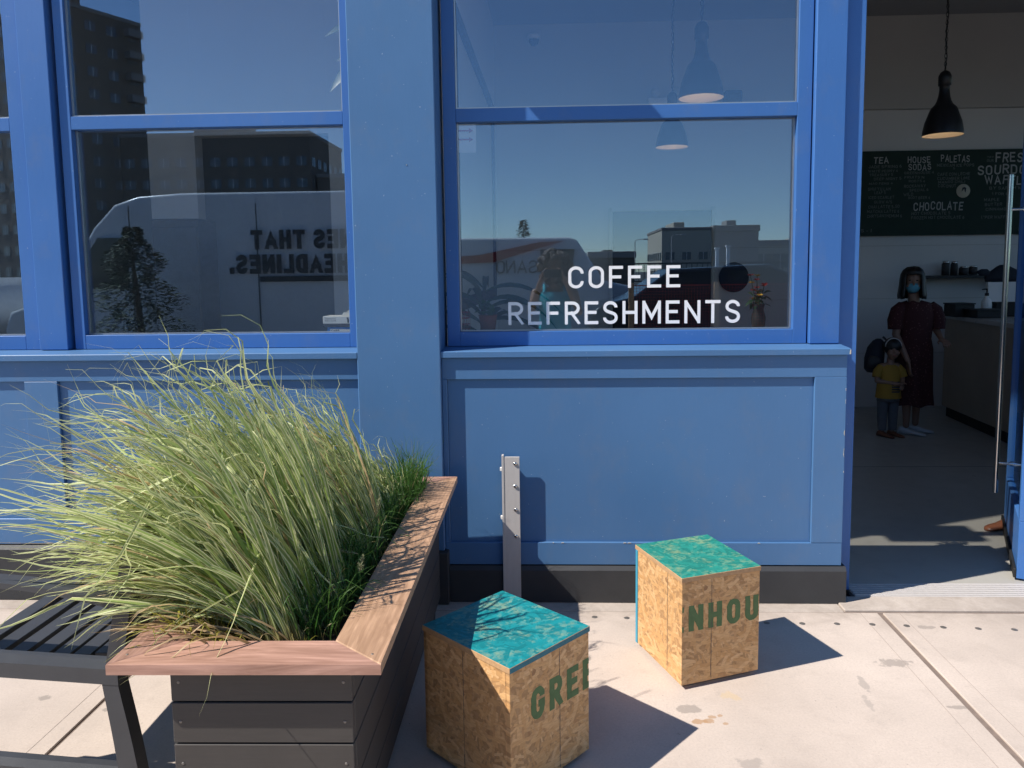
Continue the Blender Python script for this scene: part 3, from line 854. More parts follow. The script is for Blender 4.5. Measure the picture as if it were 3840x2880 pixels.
# ------------------------------------------------------------------ room inside
MB().box(-4.05, 6.6, 8.50, 8.65, -.14, 3.22).build("interior_back_wall", M['white_paint'], kind='structure')
MB().box(-4.05, 6.6, 8.44, 8.65, 3.222, 4.18).build("interior_shade_toned_wall", M['grey_and_shade'], kind='structure')  # darker grey puts the weaker light up here into the wall colour
MB().box(-4.2, -4.052, 3.664, 8.65, -.14, 4.18).build("interior_left_wall", M['white_paint'], kind='structure')
iw = MB(); iw.box(6.602, 6.75, 3.664, 8.65, -.14, 1.2); iw.box(6.602, 6.75, 3.664, 8.65, 3.3, 4.18)  # unseen side wall, window openings added to brighten the room
for y0_, y1_ in ((3.664, 3.9), (5.3, 5.45), (6.85, 7.0), (8.4, 8.65)): iw.box(6.602, 6.75, y0_, y1_, 1.2, 3.3)
iw = iw.build("interior_right_wall", M['white_paint'], kind='structure')
for y0_, y1_ in ((3.9, 5.3), (5.45, 6.85), (7.0, 8.4)):
    MB().box(6.66, 6.668, y0_, y1_, 1.2, 3.3).build("pane", M['door_glass'], iw)
MB().box(-4.2, 6.75, 3.662, 8.65, 4.182, 4.40).build("ceiling", M['ceiling'], kind='structure')
MB().box(-.76, -.635, 3.664, 8.498, 0.001, 4.18).build("interior_partition_wall", M['white_paint'], kind='structure')
iw = MB()
iw.box(-2.93, -2.585, 5.5, 5.62, 1.96, 4.18)
iw.box(-2.5845, -1.61, 5.5, 5.62, 2.55, 4.18)
iw.box(-1.6095, -.762, 5.5, 5.62, .001, 4.18)
iw.build("interior_side_room_wall", M['white_paint'], kind='structure')
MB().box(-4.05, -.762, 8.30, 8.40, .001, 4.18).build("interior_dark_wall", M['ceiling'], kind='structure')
cab = empty("wall_cabinet", (-2.76, 5.5, 0), label="tall brown cabinet end seen through the window left of the pillar", cat="cabinet")
B(-.17, .17, -.01, .3, 0, 1.95, .004).build("body", M['brown_cabinet'], cab)
B(-.165, .165, -.026, -.011, .1, 1.9, .003).build("door", M['brown_cabinet'], cab)
# grooves between wall boards of the white back wall
for z in (1.775, 1.20, .60):
    MB().box(-.6, 6.6, 8.494, 8.4995, z, z + .006).build("board_joint", M['grey_and_shade'], bpy.data.objects["interior_back_wall"])
# expansion joint in the interior floor
MB().box(-4, 6.6, 5.90, 5.906, 0.0, .0006).build("floor_joint", M['black'], fl)

# menu board
mbd = empty("menu_board", (3.36, 8.45, 1.885), label="long green chalk menu board listing teas, sodas, paletas and waffles on the back wall", cat="menu board")
B(-.12, 2.4, 0.0, .03, 0.0, .90, .002).build("board", M['board_green'], mbd)
MENU = [('TEA', 3.43, 2.65, 0.16, 0.069), ('JADE SPRING 6', 3.38, 2.605, 0.35, 0.031), ('WHITE PEONY 4', 3.38, 2.56, 0.31, 0.028), ('TREASURY 5', 3.39, 2.52, 0.25, 0.029), ('DEEP NIGHT 5', 3.44, 2.478, 0.29, 0.029), ('MAO FENG 4', 3.39, 2.43, 0.25, 0.024), ('SHUI YU LAN', 3.38, 2.369, 0.24, 0.033), ('LEAF 5', 3.45, 2.332, 0.12, 0.03), ('ICED SCARLET', 3.39, 2.279, 0.27, 0.031), ('GLOW 4/5', 3.45, 2.233, 0.19, 0.03), ('CHAI LATTE 5.50', 3.39, 2.18, 0.33, 0.033), ('MATCHA LATTE 6', 3.38, 2.131, 0.34, 0.031), ('CHRYSANTHEMUM 6', 3.38, 2.081, 0.37, 0.033), ('HOUSE', 3.79, 2.653, 0.24, 0.068), ('SODAS', 3.8, 2.576, 0.24, 0.067), ('GREENHOUSE 4', 3.76, 2.537, 0.31, 0.028), ('FRUITS N', 3.76, 2.49, 0.21, 0.027), ('ROOTS 4', 3.81, 2.448, 0.17, 0.026), ('ROCKAWAY', 3.76, 2.394, 0.23, 0.033), ('SPECIAL 6', 3.82, 2.354, 0.2, 0.029), ('WILD', 3.76, 2.307, 0.1, 0.033), ('ROOT BEER 4', 3.81, 2.272, 0.23, 0.029), ('PALETAS', 4.14, 2.657, 0.3, 0.073), ('MEXICAN ICE POPS', 4.1, 2.608, 0.39, 0.031), ('5', 4.27, 2.578, 0.02, 0.023), ('CAFE CON LECHE', 4.11, 2.515, 0.34, 0.032), ('CUCUMBER LIME', 4.11, 2.47, 0.34, 0.031), ('MANGO CHILI', 4.12, 2.434, 0.28, 0.028), ('COCONUT', 4.12, 2.39, 0.19, 0.033), ('CHOCOLATE', 3.87, 2.151, 0.52, 0.09), ('HOT CHOCOLATE 5', 3.85, 2.103, 0.41, 0.033), ('FROZEN HOT CHOCOLATE 6', 3.85, 2.056, 0.56, 0.033), ('TRY', 4.62, 2.691, 0.07, 0.02), ('OUR', 4.62, 2.652, 0.07, 0.027), ('FRESH', 4.71, 2.645, 0.36, 0.102), ('SOURDOUGH', 4.53, 2.521, 0.76, 0.101), ('WAFFLES', 4.61, 2.412, 0.53, 0.093), ('BY SARAH WEST', 4.66, 2.359, 0.45, 0.032), ('1 FOR 8', 4.69, 2.3, 0.17, 0.028), ('MAPLE', 4.61, 2.236, 0.16, 0.033), ('BUTTER', 4.62, 2.187, 0.18, 0.033), ('CINNAMON', 4.63, 2.137, 0.25, 0.031), ('(*PER WAFFLE)', 4.59, 2.051, 0.32, 0.033), ('ES - I', 3.28, 1.923, 0.15, 0.035)]
for (tx, x, z, w, h) in MENU:
    big = h > .06
    text_mb(tx, h, 0.16 if big else .15, gap=.2, width=w, jitter=.09).build("chalk_line", M['chalk'] if big else M['chalk_faint'], mbd, loc=(x - 3.36, -.001, z - 1.885))
stk = empty("round_sticker", (4.386, 8.4485, 2.351), label="round beige sticker on the green menu board", cat="sticker")
MB().lathe([(0, .004), (.07, .004), (.073, .001)], (0, 0, 0), 24).build("disc", M['cream'], stk, rot=(PI / 2, 0, 0))
MB().prism([(-.02, -.01), (-.012, .035), (.012, .04), (.028, .03), (.024, -.02), (.012, .0), (.008, .022)], 'y', -.006, -.0045).build("drawing", M['dark_print'], stk)

# pendant lamps
def pendant(loc, label, R=.147, chain_top=4.18):
    e = empty("pendant_lamp", loc, label=label, cat="pendant lamp", group="dark pendant lamps hanging in the cafe")
    prof = [(.147, 0), (.144, .035), (.132, .10), (.110, .16), (.098, .195), (.090, .212), (.066, .235), (.052, .262), (.042, .30), (.037, .345), (.037, .375), (.046, .379), (.047, .45), (.034, .478), (.014, .492), (.0, .494)]
    prof = [(r * R / .147, z * R / .147) for r, z in prof]
    MB().lathe(prof, (0, 0, 0), 32).build("shade", M['lamp_black'], e)
    ins = [(.1455 * R / .147, .0015), (.141 * R / .147, .035), (.129 * R / .147, .10), (.107 * R / .147, .16), (.08 * R / .147, .20), (0, .21)]
    MB().lathe(ins, (0, 0, 0), 32).build("lining", M['lamp_white'], e)
    MB().ball((0, 0, .085), .034, 14, 10).build("bulb", M['bulb'], e)
    k = R / .147
    ch = MB(); z = .492 * k; i = 0
    while z < chain_top - loc[2] - .02:
        pts = []
        for j in range(9):
            a = 2 * PI * j / 8
            d = .010 * math.cos(a); h = .020 * math.sin(a)
            pts.append((d if i % 2 else 0, 0 if i % 2 else d, z + .018 + h))
        ch.tube(pts, .0026, 5, cap=False)
        z += .032; i += 1
    ch.build("chain", M['lamp_black'], e)
    pts = [(.012 * math.sin(q * 1.9), .010 * math.cos(q * 1.3), .49 * k + q * .11) for q in range(int((chain_top - loc[2] - .5 * k) / .11))]
    MB().tube(pts, .0045, 6).build("cord", M['lamp_black'], e)
    return e
pendant((.976, 5.2, 2.672), "nearest pendant lamp, seen whole through the upper pane of the lettered window")
pendant((1.075, 7.1, 2.655), "far pendant lamp hanging low behind the meeting rail of the lettered window")
pendant((3.14, 6.4, 2.60), "dark pendant lamp hanging in the open doorway above the menu board", R=.152)

# counter with its things
cn = empty("service_counter", (4.0, 7.98, 0), label="pale wood service counter with stone top and dark kick board inside the doorway", cat="counter")
def quad_prism(pts, z0, z1): return MB().prism(pts, 'z', z0, z1)
dx = -.085
cpts = [(0, 0), (dx * 2.2, -2.2), (1.6, -2.2), (1.6, 0)]
quad_prism([(0.02, 0.0), (-.17, -2.18), (1.6, -2.18), (1.6, 0.0)], .11, 1.02).build("front_panel", M['wood_counter'], cn)
quad_prism([(0.06, -.01), (-.13, -2.15), (1.6, -2.15), (1.6, -.01)], 0.0, .109).build("kick_board", M['black'], cn)
quad_prism([(-.02, .02), (-.21, -2.22), (1.6, -2.22), (1.6, .02)], 1.021, 1.06).build("worktop", M['counter_top'], cn)
sh = empty("wall_shelf", (4.15, 8.36, 1.42), label="thin dark shelf on the back wall carrying glass jars", cat="shelf")
B(-.22, .75, -.10, .13, 0, .03, .004).build("board", M['plinth'], sh)
B(-.2, -.17, -.02, .13, -.12, -.001, .002).build("bracket", M['plinth'], sh)
B(.6, .63, -.02, .13, -.12, -.001, .002).build("bracket", M['plinth'], sh)
gj = None
for i, (x, r, h, lb) in enumerate(((4.19, .038, .155, "tallest glass jar on the wall shelf, leftmost"), (4.28, .036, .15, "tall glass jar on the wall shelf, beside the leftmost one"), (4.38, .045, .095, "short squat glass jar on the wall shelf, third from the left"), (4.48, .042, .10, "short glass jar at the right end of the wall shelf"))):
    j = empty("glass_jar", (x, 8.36, 1.4505), label=lb, cat="jar", group="jars on the wall shelf")
    MB().lathe([(0, .002), (r, .002), (r, h * .8), (r * .8, h * .88), (r * .8, h * .9)], (0, 0, 0), 16).build("body", M['plinth'], j)
    MB().lathe([(r * .88, h * .9), (r * .88, h), (0, h)], (0, 0, 0), 16).build("lid", M['steel'], j)
tm = empty("till_terminal", (4.42, 7.55, 1.0605), rz=-.2, label="white backed till screen standing on the service counter", cat="till")
MB().prism([(-.05, .14), (.03, .14), (.05, .32), (-.01, .33)], 'x', -.21, .21).build("screen", M['vinyl'], tm)
B(-.16, .16, -.09, .09, 0, .139, .01).build("base", M['black'], tm)
cl = empty("dark_bag", (4.40, 7.62, 1.392), label="dark folded bag resting on top of the white till screen", cat="bag")
b = MB(); 
b.loft([((0, 0, 0), .20, .05), ((.0, 0, .05), .21, .055), ((-.01, 0, .10), .15, .05), ((-.03, 0, .15), .06, .035), ((-.04, 0, .165), .02, .015)], 14)
b.loft([((-.20, 0, .06), .05, .03), ((-.22, 0, .10), .07, .03), ((-.21, 0, .125), .03, .02)], 10)
b.build("body", M['navy'], cl)
pb = empty("pump_bottle", (4.16, 7.5, 1.0605), label="clear pump bottle of hand gel on the service counter", cat="bottle")
MB().lathe([(0, 0), (.045, 0), (.047, .12), (.04, .16), (.016, .18), (.016, .2)], (0, 0, 0), 16).build("body", M['vinyl'], pb)
b = MB().lathe([(.018, .2), (.018, .225), (.006, .23), (.006, .27), (0, .27)], (0, 0, 0), 12); b.tube([(0, 0, .265), (-.05, -.01, .262)], .006, 8)
b.build("pump", M['black'], pb)
for (x, y, sx, sy, h, lb) in ((3.93, 7.55, .10, .09, .12, "black box at the near left corner of the service counter"), (4.06, 7.36, .13, .10, .07, "low dark tray between the black box and the pump bottle")):
    q = empty("counter_box", (x, y, 1.0605), rz=.1, label=lb, cat="box")
    B(-sx, sx, -sy, sy, 0, h, .006).build("body", M['black'], q)
    B(-sx - .006, sx + .006, -sy - .006, sy + .006, h, h + .012, .003).build("lid", M['plinth'], q)

# items seen through the lettered window
wm = empty("wall_mirror", (-.632, 6.3, 2.3), label="tall black framed mirror on the partition wall inside the lettered window", cat="mirror")
b = MB(); b.box(0, .04, -1.5, -1.42, -1.0, .90); b.box(0, .04, 1.42, 1.5, -1.0, .90); b.box(0, .04, -1.42, 1.42, .82, .90); b.box(0, .04, -1.42, 1.42, -1.0, -.92)
b.build("frame", M['plinth'], wm)
MB().box(.002, .012, -1.419, 1.419, -.919, .819).build("plate", M['grey_and_shade'], wm)
el = empty("emergency_light", (1.18, 8.40, 3.31), label="white emergency light box with two round heads high on the back wall", cat="emergency light")
B(-.17, .17, -.06, .03, -.1, .06, .01).build("body", M['vinyl'], el)
for x in (-.09, .13):
    MB().ball((x, -.05, .115), .05, 14, 10).build("lamp_head", M['grey_and_shade'], el)
spk = empty("wall_speaker", (1.90, 8.40, 3.33), label="small dark loudspeaker high on the back wall beside the emergency light", cat="loudspeaker")
B(-.09, .09, -.1, .03, -.09, .09, .008).build("cabinet", M['black'], spk)
MB().lathe([(0, .004), (.05, .004), (.058, 0)], (0, 0, 0), 18).build("cone", M['plinth'], spk, loc=(0, -.1005, 0), rot=(PI / 2, 0, 0))
cc = empty("dome_camera", (-.20, 8.395, 4.03), label="small white dome security camera at the top left of the back wall", cat="camera")
MB().lathe([(0, .03), (.07, .03), (.075, 0), (.06, -.02)], (0, 0, 0), 20).build("housing", M['vinyl'], cc)
MB().lathe([(.055, -.02), (.05, -.055), (.03, -.08), (0, -.088)], (0, 0, 0), 20).build("dome", M['black'], cc)
tvd = empty("painted_dark_doorway", (1.18, 8.494, 0), label="tall doorway behind the window lettering, its unlit depth painted as a black sheet", cat="doorway")
B(-.54, .54, -.01, .005, 0, 2.19, .001).build("opening", M['black'], tvd)  # black sheet stands for the unlit space beyond the doorway
B(-.58, -.541, -.03, .005, 0, 2.23, .002).build("frame", M['grey_and_shade'], tvd)
B(.541, .58, -.03, .005, 0, 2.23, .002).build("frame", M['grey_and_shade'], tvd)
rs = empty("round_wall_sign", (1.97, 8.48, 1.455), label="round black sign on the back wall right of the dark doorway", cat="sign")
MB().lathe([(0, .02), (.155, .02), (.165, 0)], (0, 0, 0), 36).build("disc", M['black'], rs, rot=(PI / 2, 0, 0))
nt = empty("wall_notice", (-.52, 4.5, 2.33), label="small white notice with red arrows hanging inside the lettered window, top left", cat="notice")
B(-.07, .07, -.004, .004, -.09, .09, .001).build("sheet", M['paper'], nt)
b = MB()
for z in (-.02, .03):
    b.prism([(-.05, z), (.03, z), (.03, z - .008), (.055, z + .005), (.03, z + .018), (.03, z + .010), (-.05, z + .010)], 'y', -.0062, -.0045)
b.build("red_arrows", M['red'], nt)

def leaf_mesh(mb, p, d, length, width, droop=0.3, mi=0, n=6, nrm=None):
    d = Vector(d).normalized(); p = Vector(p)
    side = d.cross(Vector(nrm) if nrm else Vector((random.uniform(-.5, .5), random.uniform(-1, .4), 1)))
    if side.length < .1: side = Vector((1, 0, 0))
    side.normalize()
    vs = []
    for i in range(n + 1):
        s = i / n
        q = p + d * length * s + Vector((0, 0, -droop * length * s * s))
        w = width * math.sin(PI * min(1, s * .94 + .06)) * .5
        up = Vector((0, 0, 1)) * w * .35
        vs += [q - side * w + up, q, q + side * w + up]
    fs = []
    for i in range(n):
        a = i * 3
        fs += [(a, a + 1, a + 4, a + 3), (a + 1, a + 2, a + 5, a + 4)]
    mb.add(vs, fs, mi, True)

# potted herb, basket, gloves boxes, hanging plant and flowers on the inner sill
hp = empty("potted_herb", (-.33, 3.73, 1.263), label="small bushy green potted plant on the sill at the lower left of the lettered window", cat="potted plant")
MB().lathe([(0, 0), (.035, 0), (.045, .07), (.048, .075), (.043, .075), (.04, .06), (0, .06)], (0, 0, 0), 18).build("pot", M['terracotta'], hp)
for k in range(46):
    a = random.uniform(0, 2 * PI); e = random.uniform(.1, 1.2)
    b = MB(); leaf_mesh(b, (random.uniform(-.03, .03), random.uniform(-.02, .02), .06 + random.uniform(0, .07)), (math.cos(a) * math.cos(e), math.sin(a) * math.cos(e), math.sin(e)), random.uniform(.03, .055), random.uniform(.018, .028), .35)
    b.build("leaf", M['leaf_green'], hp)
bk = empty("red_basket", (-.475, 3.74, 1.263), label="small red wire basket beside the potted herb on the inner sill", cat="basket")
b = MB()
for z in (0.004, .03, .06, .09): b.tube([(-.05, -.04, z), (.05, -.04, z), (.05, .04, z), (-.05, .04, z), (-.05, -.04, z)], .002, 5, cap=False)
for i in range(7):
    x = -.05 + i * .1 / 6; b.tube([(x, -.04, .09), (x, -.04, .004), (x, .04, .004), (x, .04, .09)], .0015, 4)
b.build("wire_body", M['red'], bk)
b = MB().tube([(-.05, 0, .09), (-.035, 0, .14), (0, 0, .16), (.035, 0, .14), (.05, 0, .09)], .003, 6); b.build("handle", M['black'], bk)
lp = empty("strap_leaf_plant", (-.42, 4.05, 0), label="tall indoor plant with long dark strap leaves behind the left of the lettered window", cat="potted plant")
MB().lathe([(0, 0), (.15, 0), (.18, .34), (.19, .36), (.17, .36), (.16, .30), (0, .30)], (0, 0, 0), 20).build("pot", M['plinth'], lp)
MB().tube([(0, 0, .3), (.02, 0, .9), (.04, .02, 1.45)], [.02, .016, .012], 8).build("stem", M['bark'], lp)
for k in range(15):
    a = k * 2.4 + .3; e = .35 + .6 * ((k * 7) % 5) / 5
    b = MB(); leaf_mesh(b, (.04, .02, 1.18 + .02 * k), (math.cos(a) * math.cos(e), math.sin(a) * math.cos(e) * .4, math.sin(e)), .50, .034, .75, n=9, nrm=(0, -1, .6))
    b.build("leaf", M['leaf_dark'], lp)
fv = empty("flower_vase", (.985, 3.72, 1.263), label="glass vase of red and yellow flowers at the lower right corner of the lettered window", cat="flowers")
MB().lathe([(0, .0), (.03, 0), (.035, .05), (.024, .09), (.03, .115)], (0, 0, 0), 18).build("vase", M['plinth'], fv)
for k in range(13):
    a = random.uniform(0, 2 * PI); r = random.uniform(.01, .075); h = random.uniform(.12, .26)
    tip = (r * math.cos(a), r * math.sin(a) * .5, h)
    MB().tube([(0, 0, .08), (tip[0] * .5, tip[1] * .5, h * .6), tip], .0016, 5).build("stem", M['leaf_dark'], fv)
    col = M['flower_red'] if k % 3 else M['flower_gold']
    b = MB()
    for j in range(7):
        aa = j * 2 * PI / 7
        leaf_mesh(b, tip, (math.cos(aa), math.sin(aa), .6), .02, .014, .3, n=4)
    b.build("flower", col, fv)
for k in range(26):
    a = random.uniform(0, 2 * PI); e = random.uniform(-.3, .9)
    b = MB(); leaf_mesh(b, (random.uniform(-.03, .03), random.uniform(-.02, .02), random.uniform(.09, .17)), (math.cos(a) * math.cos(e), math.sin(a) * math.cos(e), math.sin(e)), .05, .018, .4)
    b.build("leaf", M['leaf_dark'], fv)

def carton(name, loc, sx, sy, h, mat, label):
    e = empty(name, loc, label=label, cat="box", group="boxes stacked on the inner sill")
    B(-sx, sx, -sy, sy, 0, h, .0015).build("body", mat, e)
    return e
cx = -1.01
c1 = carton("glove_box", (cx, 3.715, 1.2625), .10, .06, .028, M['blue_print'], "bright blue carton at the bottom of the stack beside the pillar")
b = MB(); b.prism([(-.085, .004), (.1, .002), (.1, .012), (-.03, .018), (-.085, .019)], 'y', -.0615, -.0604); b.build("white_swash", M['paper'], c1)
text_mb("CARE", .010, .2, width=.04).build("lettering", M['dark_print'], c1, loc=(-.08, -.0618, .006))
c2 = carton("glove_box", (cx - .005, 3.71, 1.2907), .112, .06, .016, M['dark_print'], "thin dark carton in the middle of the stack beside the pillar")
c3 = carton("glove_box", (cx - .003, 3.71, 1.3069), .115, .06, .036, M['paper'], "white glove carton with small grey print on top of the stack beside the pillar")
text_mb("POWDER FREE NITRILE", .005, .16, width=.055).build("lettering", M['plinth'], c3, loc=(-.105, -.0603, .022))
text_mb("MEDICAL GLOVES", .005, .18, width=.055).build("lettering", M['dark_print'], c3, loc=(-.105, -.0603, .012))
MB().prism([(.005, .004), (.012, .004), (.014, .016), (.010, .03), (.002, .03), (.004, .018)], 'y', -.0606, -.0603).build("glove_picture", M['navy'], c3)
pp = empty("paper_bundle", (cx + .035, 3.72, 1.3432), label="crumpled white paper bundle with a ragged edge lying on the white glove carton", cat="paper")
b = MB()
pts = [(-.075, 0)] + [(-.07 + .145 * i / 12, .004 + .062 * (i / 12) + (.010 if i % 2 else -.004)) for i in range(13)] + [(.08, 0)]
b.prism(pts, 'y', -.04, -.036); b.prism([(x * .95, z * .9) for x, z in pts], 'y', -.02, -.016); b.prism([(x * .9, z * 1.05) for x, z in pts], 'y', .0, .004)
b.build("sheets", M['paper'], pp)
vn = empty("trailing_houseplant", (-.94, 3.80, 2.80), label="trailing houseplant with long pointed leaves hanging beside the blue pillar in the left window", cat="potted plant")
MB().tube([(.05, 0, .45), (.02, 0, .2), (0, 0, -.1), (-.01, 0, -.35)], .004, 6).build("stem", M['leaf_green'], vn)
for (z, dx, dz, L, w, mt) in ((-.16, -1, -.15, .17, .035, 'leaf_dark'), (-.30, -.9, -.1, .12, .03, 'leaf_dark'), (-.33, -.8, -.6, .19, .045, 'leaf_dark'), (-.36, -.6, -.9, .11, .03, 'leaf_green'), (-.24, -.9, .2, .07, .012, 'leaf_green'), (-.40, -.35, -1, .10, .032, 'leaf_green'), (-.05, -1, .3, .1, .03, 'leaf_dark'), (.1, -.9, .1, .12, .03, 'leaf_dark')):
    b = MB(); leaf_mesh(b, (0, 0, z + .12), (dx, -.12, dz), L, w * 1.3, .25, nrm=(0, -1, .5)); b.build("leaf", M[mt], vn)

# unseen box added above the frame, sized to shade the meeting rail
bl = empty("added_shade_box", (-.615, 3.43, 3.2), label="unseen blue box added on the pillar above the picture to shade the meeting rail", cat="shading box")
B(-.255, .255, -.26, -.001, -.035, .035, .004).build("housing", BS, bl)
B(-.2, .2, -.2, -.04, -.041, -.0355, .001).build("underside_plate", M['vinyl'], bl)

# ================================================================== STREET FURNITURE
# aluminium guard post in front of the panelled base
gp = empty("guard_post", (-.205, 3.428, 0), label="slim grey aluminium post with four bolts standing against the blue panelled base", cat="post")
B(-.036, .036, -.004, .006, -.003, .700, .0008).build("face_plate", M['galv'], gp)
B(-.046, -.0362, -.006, .02, -.003, .708, .0008).build("edge_flange", M['galv'], gp)
for z in (.668, .562, .451, .325):
    b = MB(); b.lathe([(0, .006), (.006, .0055), (.0085, .0035), (.009, 0)], (0, 0, 0), 12)
    b.build("bolt", M['steel'], gp, loc=(.016, -.0042, z), rot=(PI / 2, 0, 0))
for z in (.64, .41):
    B(-.055, -.0463, .004, .018, z - .008, z + .008, .001).build("clip", M['paper'], gp)

# bench -----------------------------------------------------------
bn = empty("slatted_bench", (-1.53, 2.1, 0), label="black metal slatted bench standing end-on beside the wooden planter", cat="bench")
ST = M['charcoal_steel']
X0, X1 = -.245, .265       # seat front / back edge in bench space
yn, yf = -.03, 1.12        # near and far seat end
SZ = .45
slw = .0535; gapw = .0135
k = 0; x = X0
while x + slw < X1 - .02:
    dz = -.018 * math.sin(PI * (x - X0) / (X1 - X0))
    MB().bbox(x, x + slw, yn + .035, yf - .02, SZ - .034 + dz, SZ + dz, .0015).build("seat_slat", ST, bn)
    x += slw + gapw
def frame_path(y, shear):
    P = lambda x, z: (x, y + shear * (x - X0), z)
    return P
for (y, shear) in ((yn, -.10), (yf, 0.0)):
    P = frame_path(y, shear)
    # seat end rail
    b = MB()
    xa, xb = X0 - .16, X1 + .03
    prof = [(-.03, -.045), (-.03, 0), (.012, .006), (.03, .006), (.03, -.045)]
    vs = []
    for xx in (xa, xb):
        for (py, pz) in prof:
            q = P(xx, SZ + pz); vs.append((q[0], q[1] + py, q[2]))
    b.add(vs, [(0, 1, 6, 5), (1, 2, 7, 6), (2, 3, 8, 7), (3, 4, 9, 8), (4, 0, 5, 9), (4, 3, 2, 1, 0), (5, 6, 7, 8, 9)])
    b.build("end_rail", ST, bn)
    # rear leg: curved plate, and the matching front leg
    for (lx, sg, nm) in ((X1, 1, "leg"), (X0 - .14, -1, "leg")):
        b = MB(); rows = []
        for i in range(13):
            s = i / 12; z = SZ - .02 - s * (SZ - .03)
            xo = lx + sg * (.055 * s ** 1.4 + .012 * math.sin(PI * s)); w = .024 + .010 * s
            rows.append((xo, w, z))
        vs = []
        for (xo, w, z) in rows:
            for (ax, ay) in ((-w, -.028), (w, -.028), (w, .022), (-w, .022)):
                q = P(xo + ax, z); vs.append((q[0], q[1] + ay, q[2]))
        fs = [(3, 2, 1, 0), (48, 49, 50, 51)]
        for i in range(12):
            for j in range(4): fs.append((i * 4 + j, i * 4 + (j + 1) % 4, i * 4 + 4 + (j + 1) % 4, i * 4 + 4 + j))
        b.add(vs, fs); b.build(nm, ST, bn)
    b = MB(); vs = []
    for xx in (xa - .02, X1 + .02):
        for (py, pz) in ((-.028, -.03), (-.028, .012), (.0, .020), (.024, .020), (.024, -.03)):
            q = P(xx, .12 + pz); vs.append((q[0], q[1] + py, q[2]))
    b.add(vs, [(0, 1, 6, 5), (1, 2, 7, 6), (2, 3, 8, 7), (3, 4, 9, 8), (4, 0, 5, 9), (4, 3, 2, 1, 0), (5, 6, 7, 8, 9)])
    b.build("stretcher", ST, bn)
    # arm rest: flat bar, gently arched
    b = MB(); vs = []; n = 16
    for i in range(n + 1):
        s = i / n; xx = X0 - .20 + s * (X1 + .06 - X0 + .20)
        z = .690 - .05 * max(0, (s - .45) / .55) ** 2 - .03 * max(0, (.2 - s) / .2) ** 2
        for (py, pz) in ((-.026, -.010), (-.026, .006), (.026, .010), (.026, -.010)):
            q = P(xx, z + pz); vs.append((q[0], q[1] + py - .02, q[2]))
    fs = [(3, 2, 1, 0), tuple(n * 4 + j for j in range(4))]
    for i in range(n):
        for j in range(4): fs.append((i * 4 + j, i * 4 + (j + 1) % 4, i * 4 + 4 + (j + 1) % 4, i * 4 + 4 + j))
    b.add(vs, fs); b.build("armrest", ST, bn)
    MB().prism([(X1 - .012, SZ), (X1 + .038, SZ), (X1 + .115, .88), (X1 + .075, .88)], 'y', y + shear * (X1 - X0) - .02, y + shear * (X1 - X0) + .02).build("back_post", ST, bn)
    MB().prism([(X0 - .165, SZ), (X0 - .125, SZ), (X0 - .14, .676), (X0 - .18, .676)], 'y', y - .02, y + .02).build("arm_post", ST, bn)
for k in range(6):
    z = .52 + k * .062
    x = X1 + .022 + (z - .45) * .18
    MB().bbox(x, x + .012, yn - .01, yf - .02, z, z + .048, .0015).build("back_slat", ST, bn)
MB().bbox(X0, X1, .52, .56, SZ - .035, SZ - .0285, .001).build("cross_bar", ST, bn)

# planter ---------------------------------------------------------
pl = empty("wooden_planter", (-.751, 1.70, 0), rz=math.radians(1.0), label="long planter of dark boards with a reddish hardwood rim before the blue pillar", cat="planter")
PX0, PX1, PY0, PY1 = -.331, .331, .0, 1.66         # rim outline in planter space
CZ, CT = .625, .026
wi = .140; wf = .118
def rim(name, poly, mat):
    # board with a lightly eased top edge
    c = (sum(p[0] for p in poly) / len(poly), sum(p[1] for p in poly) / len(poly))
    ins = [(p[0] + (c[0] - p[0]) * .006, p[1] + (c[1] - p[1]) * .006) for p in poly]
    n = len(poly)
    vs = [(p[0], p[1], CZ - CT) for p in poly] + [(p[0], p[1], CZ - .002) for p in poly] + [(p[0], p[1], CZ) for p in ins]
    fs = [tuple(range(n))[::-1], tuple(range(2 * n, 3 * n))]
    for r in (0, n): fs += [(r + i, r + (i + 1) % n, r + n + (i + 1) % n, r + n + i) for i in range(n)]
    return MB().add(vs, fs)
e_ = .0007
rim("r", [(PX0, PY0), (PX1, PY0), (PX1 - wi - e_, PY0 + wf), (PX0 + wi + e_, PY0 + wf)], None).build("front_rim_board", M['cap_a'], pl)
def side_rim(sgn, mat, nm):
    if sgn > 0: poly = [(PX1, PY0 + e_), (PX1, PY1), (PX1 - wi, PY1 - wf), (PX1 - wi, PY0 + wf + e_)]
    else: poly = [(PX0, PY0 + e_), (PX0 + wi, PY0 + wf + e_), (PX0 + wi, PY1 - wf), (PX0, PY1)]
    # built along local x so that the grain runs with the board
    o = rim("r", [(p[1], -p[0]) for p in poly], None).build(nm, mat, pl, rot=(0, 0, PI / 2))
    return o
side_rim(1, M['cap_b'], "side_rim_board")
side_rim(-1, M['cap_c'], "side_rim_board")
rim("r", [(PX1 - e_, PY1), (PX0 + e_, PY1), (PX0 + wi, PY1 - wf + e_), (PX1 - wi, PY1 - wf + e_)], None).build("rear_rim_board", M['cap_a'], pl)
bx0, bx1, by0, by1 = -.205, .245, .055, 1.60
zb = [.075, .175, .283, .392, .501, .598]
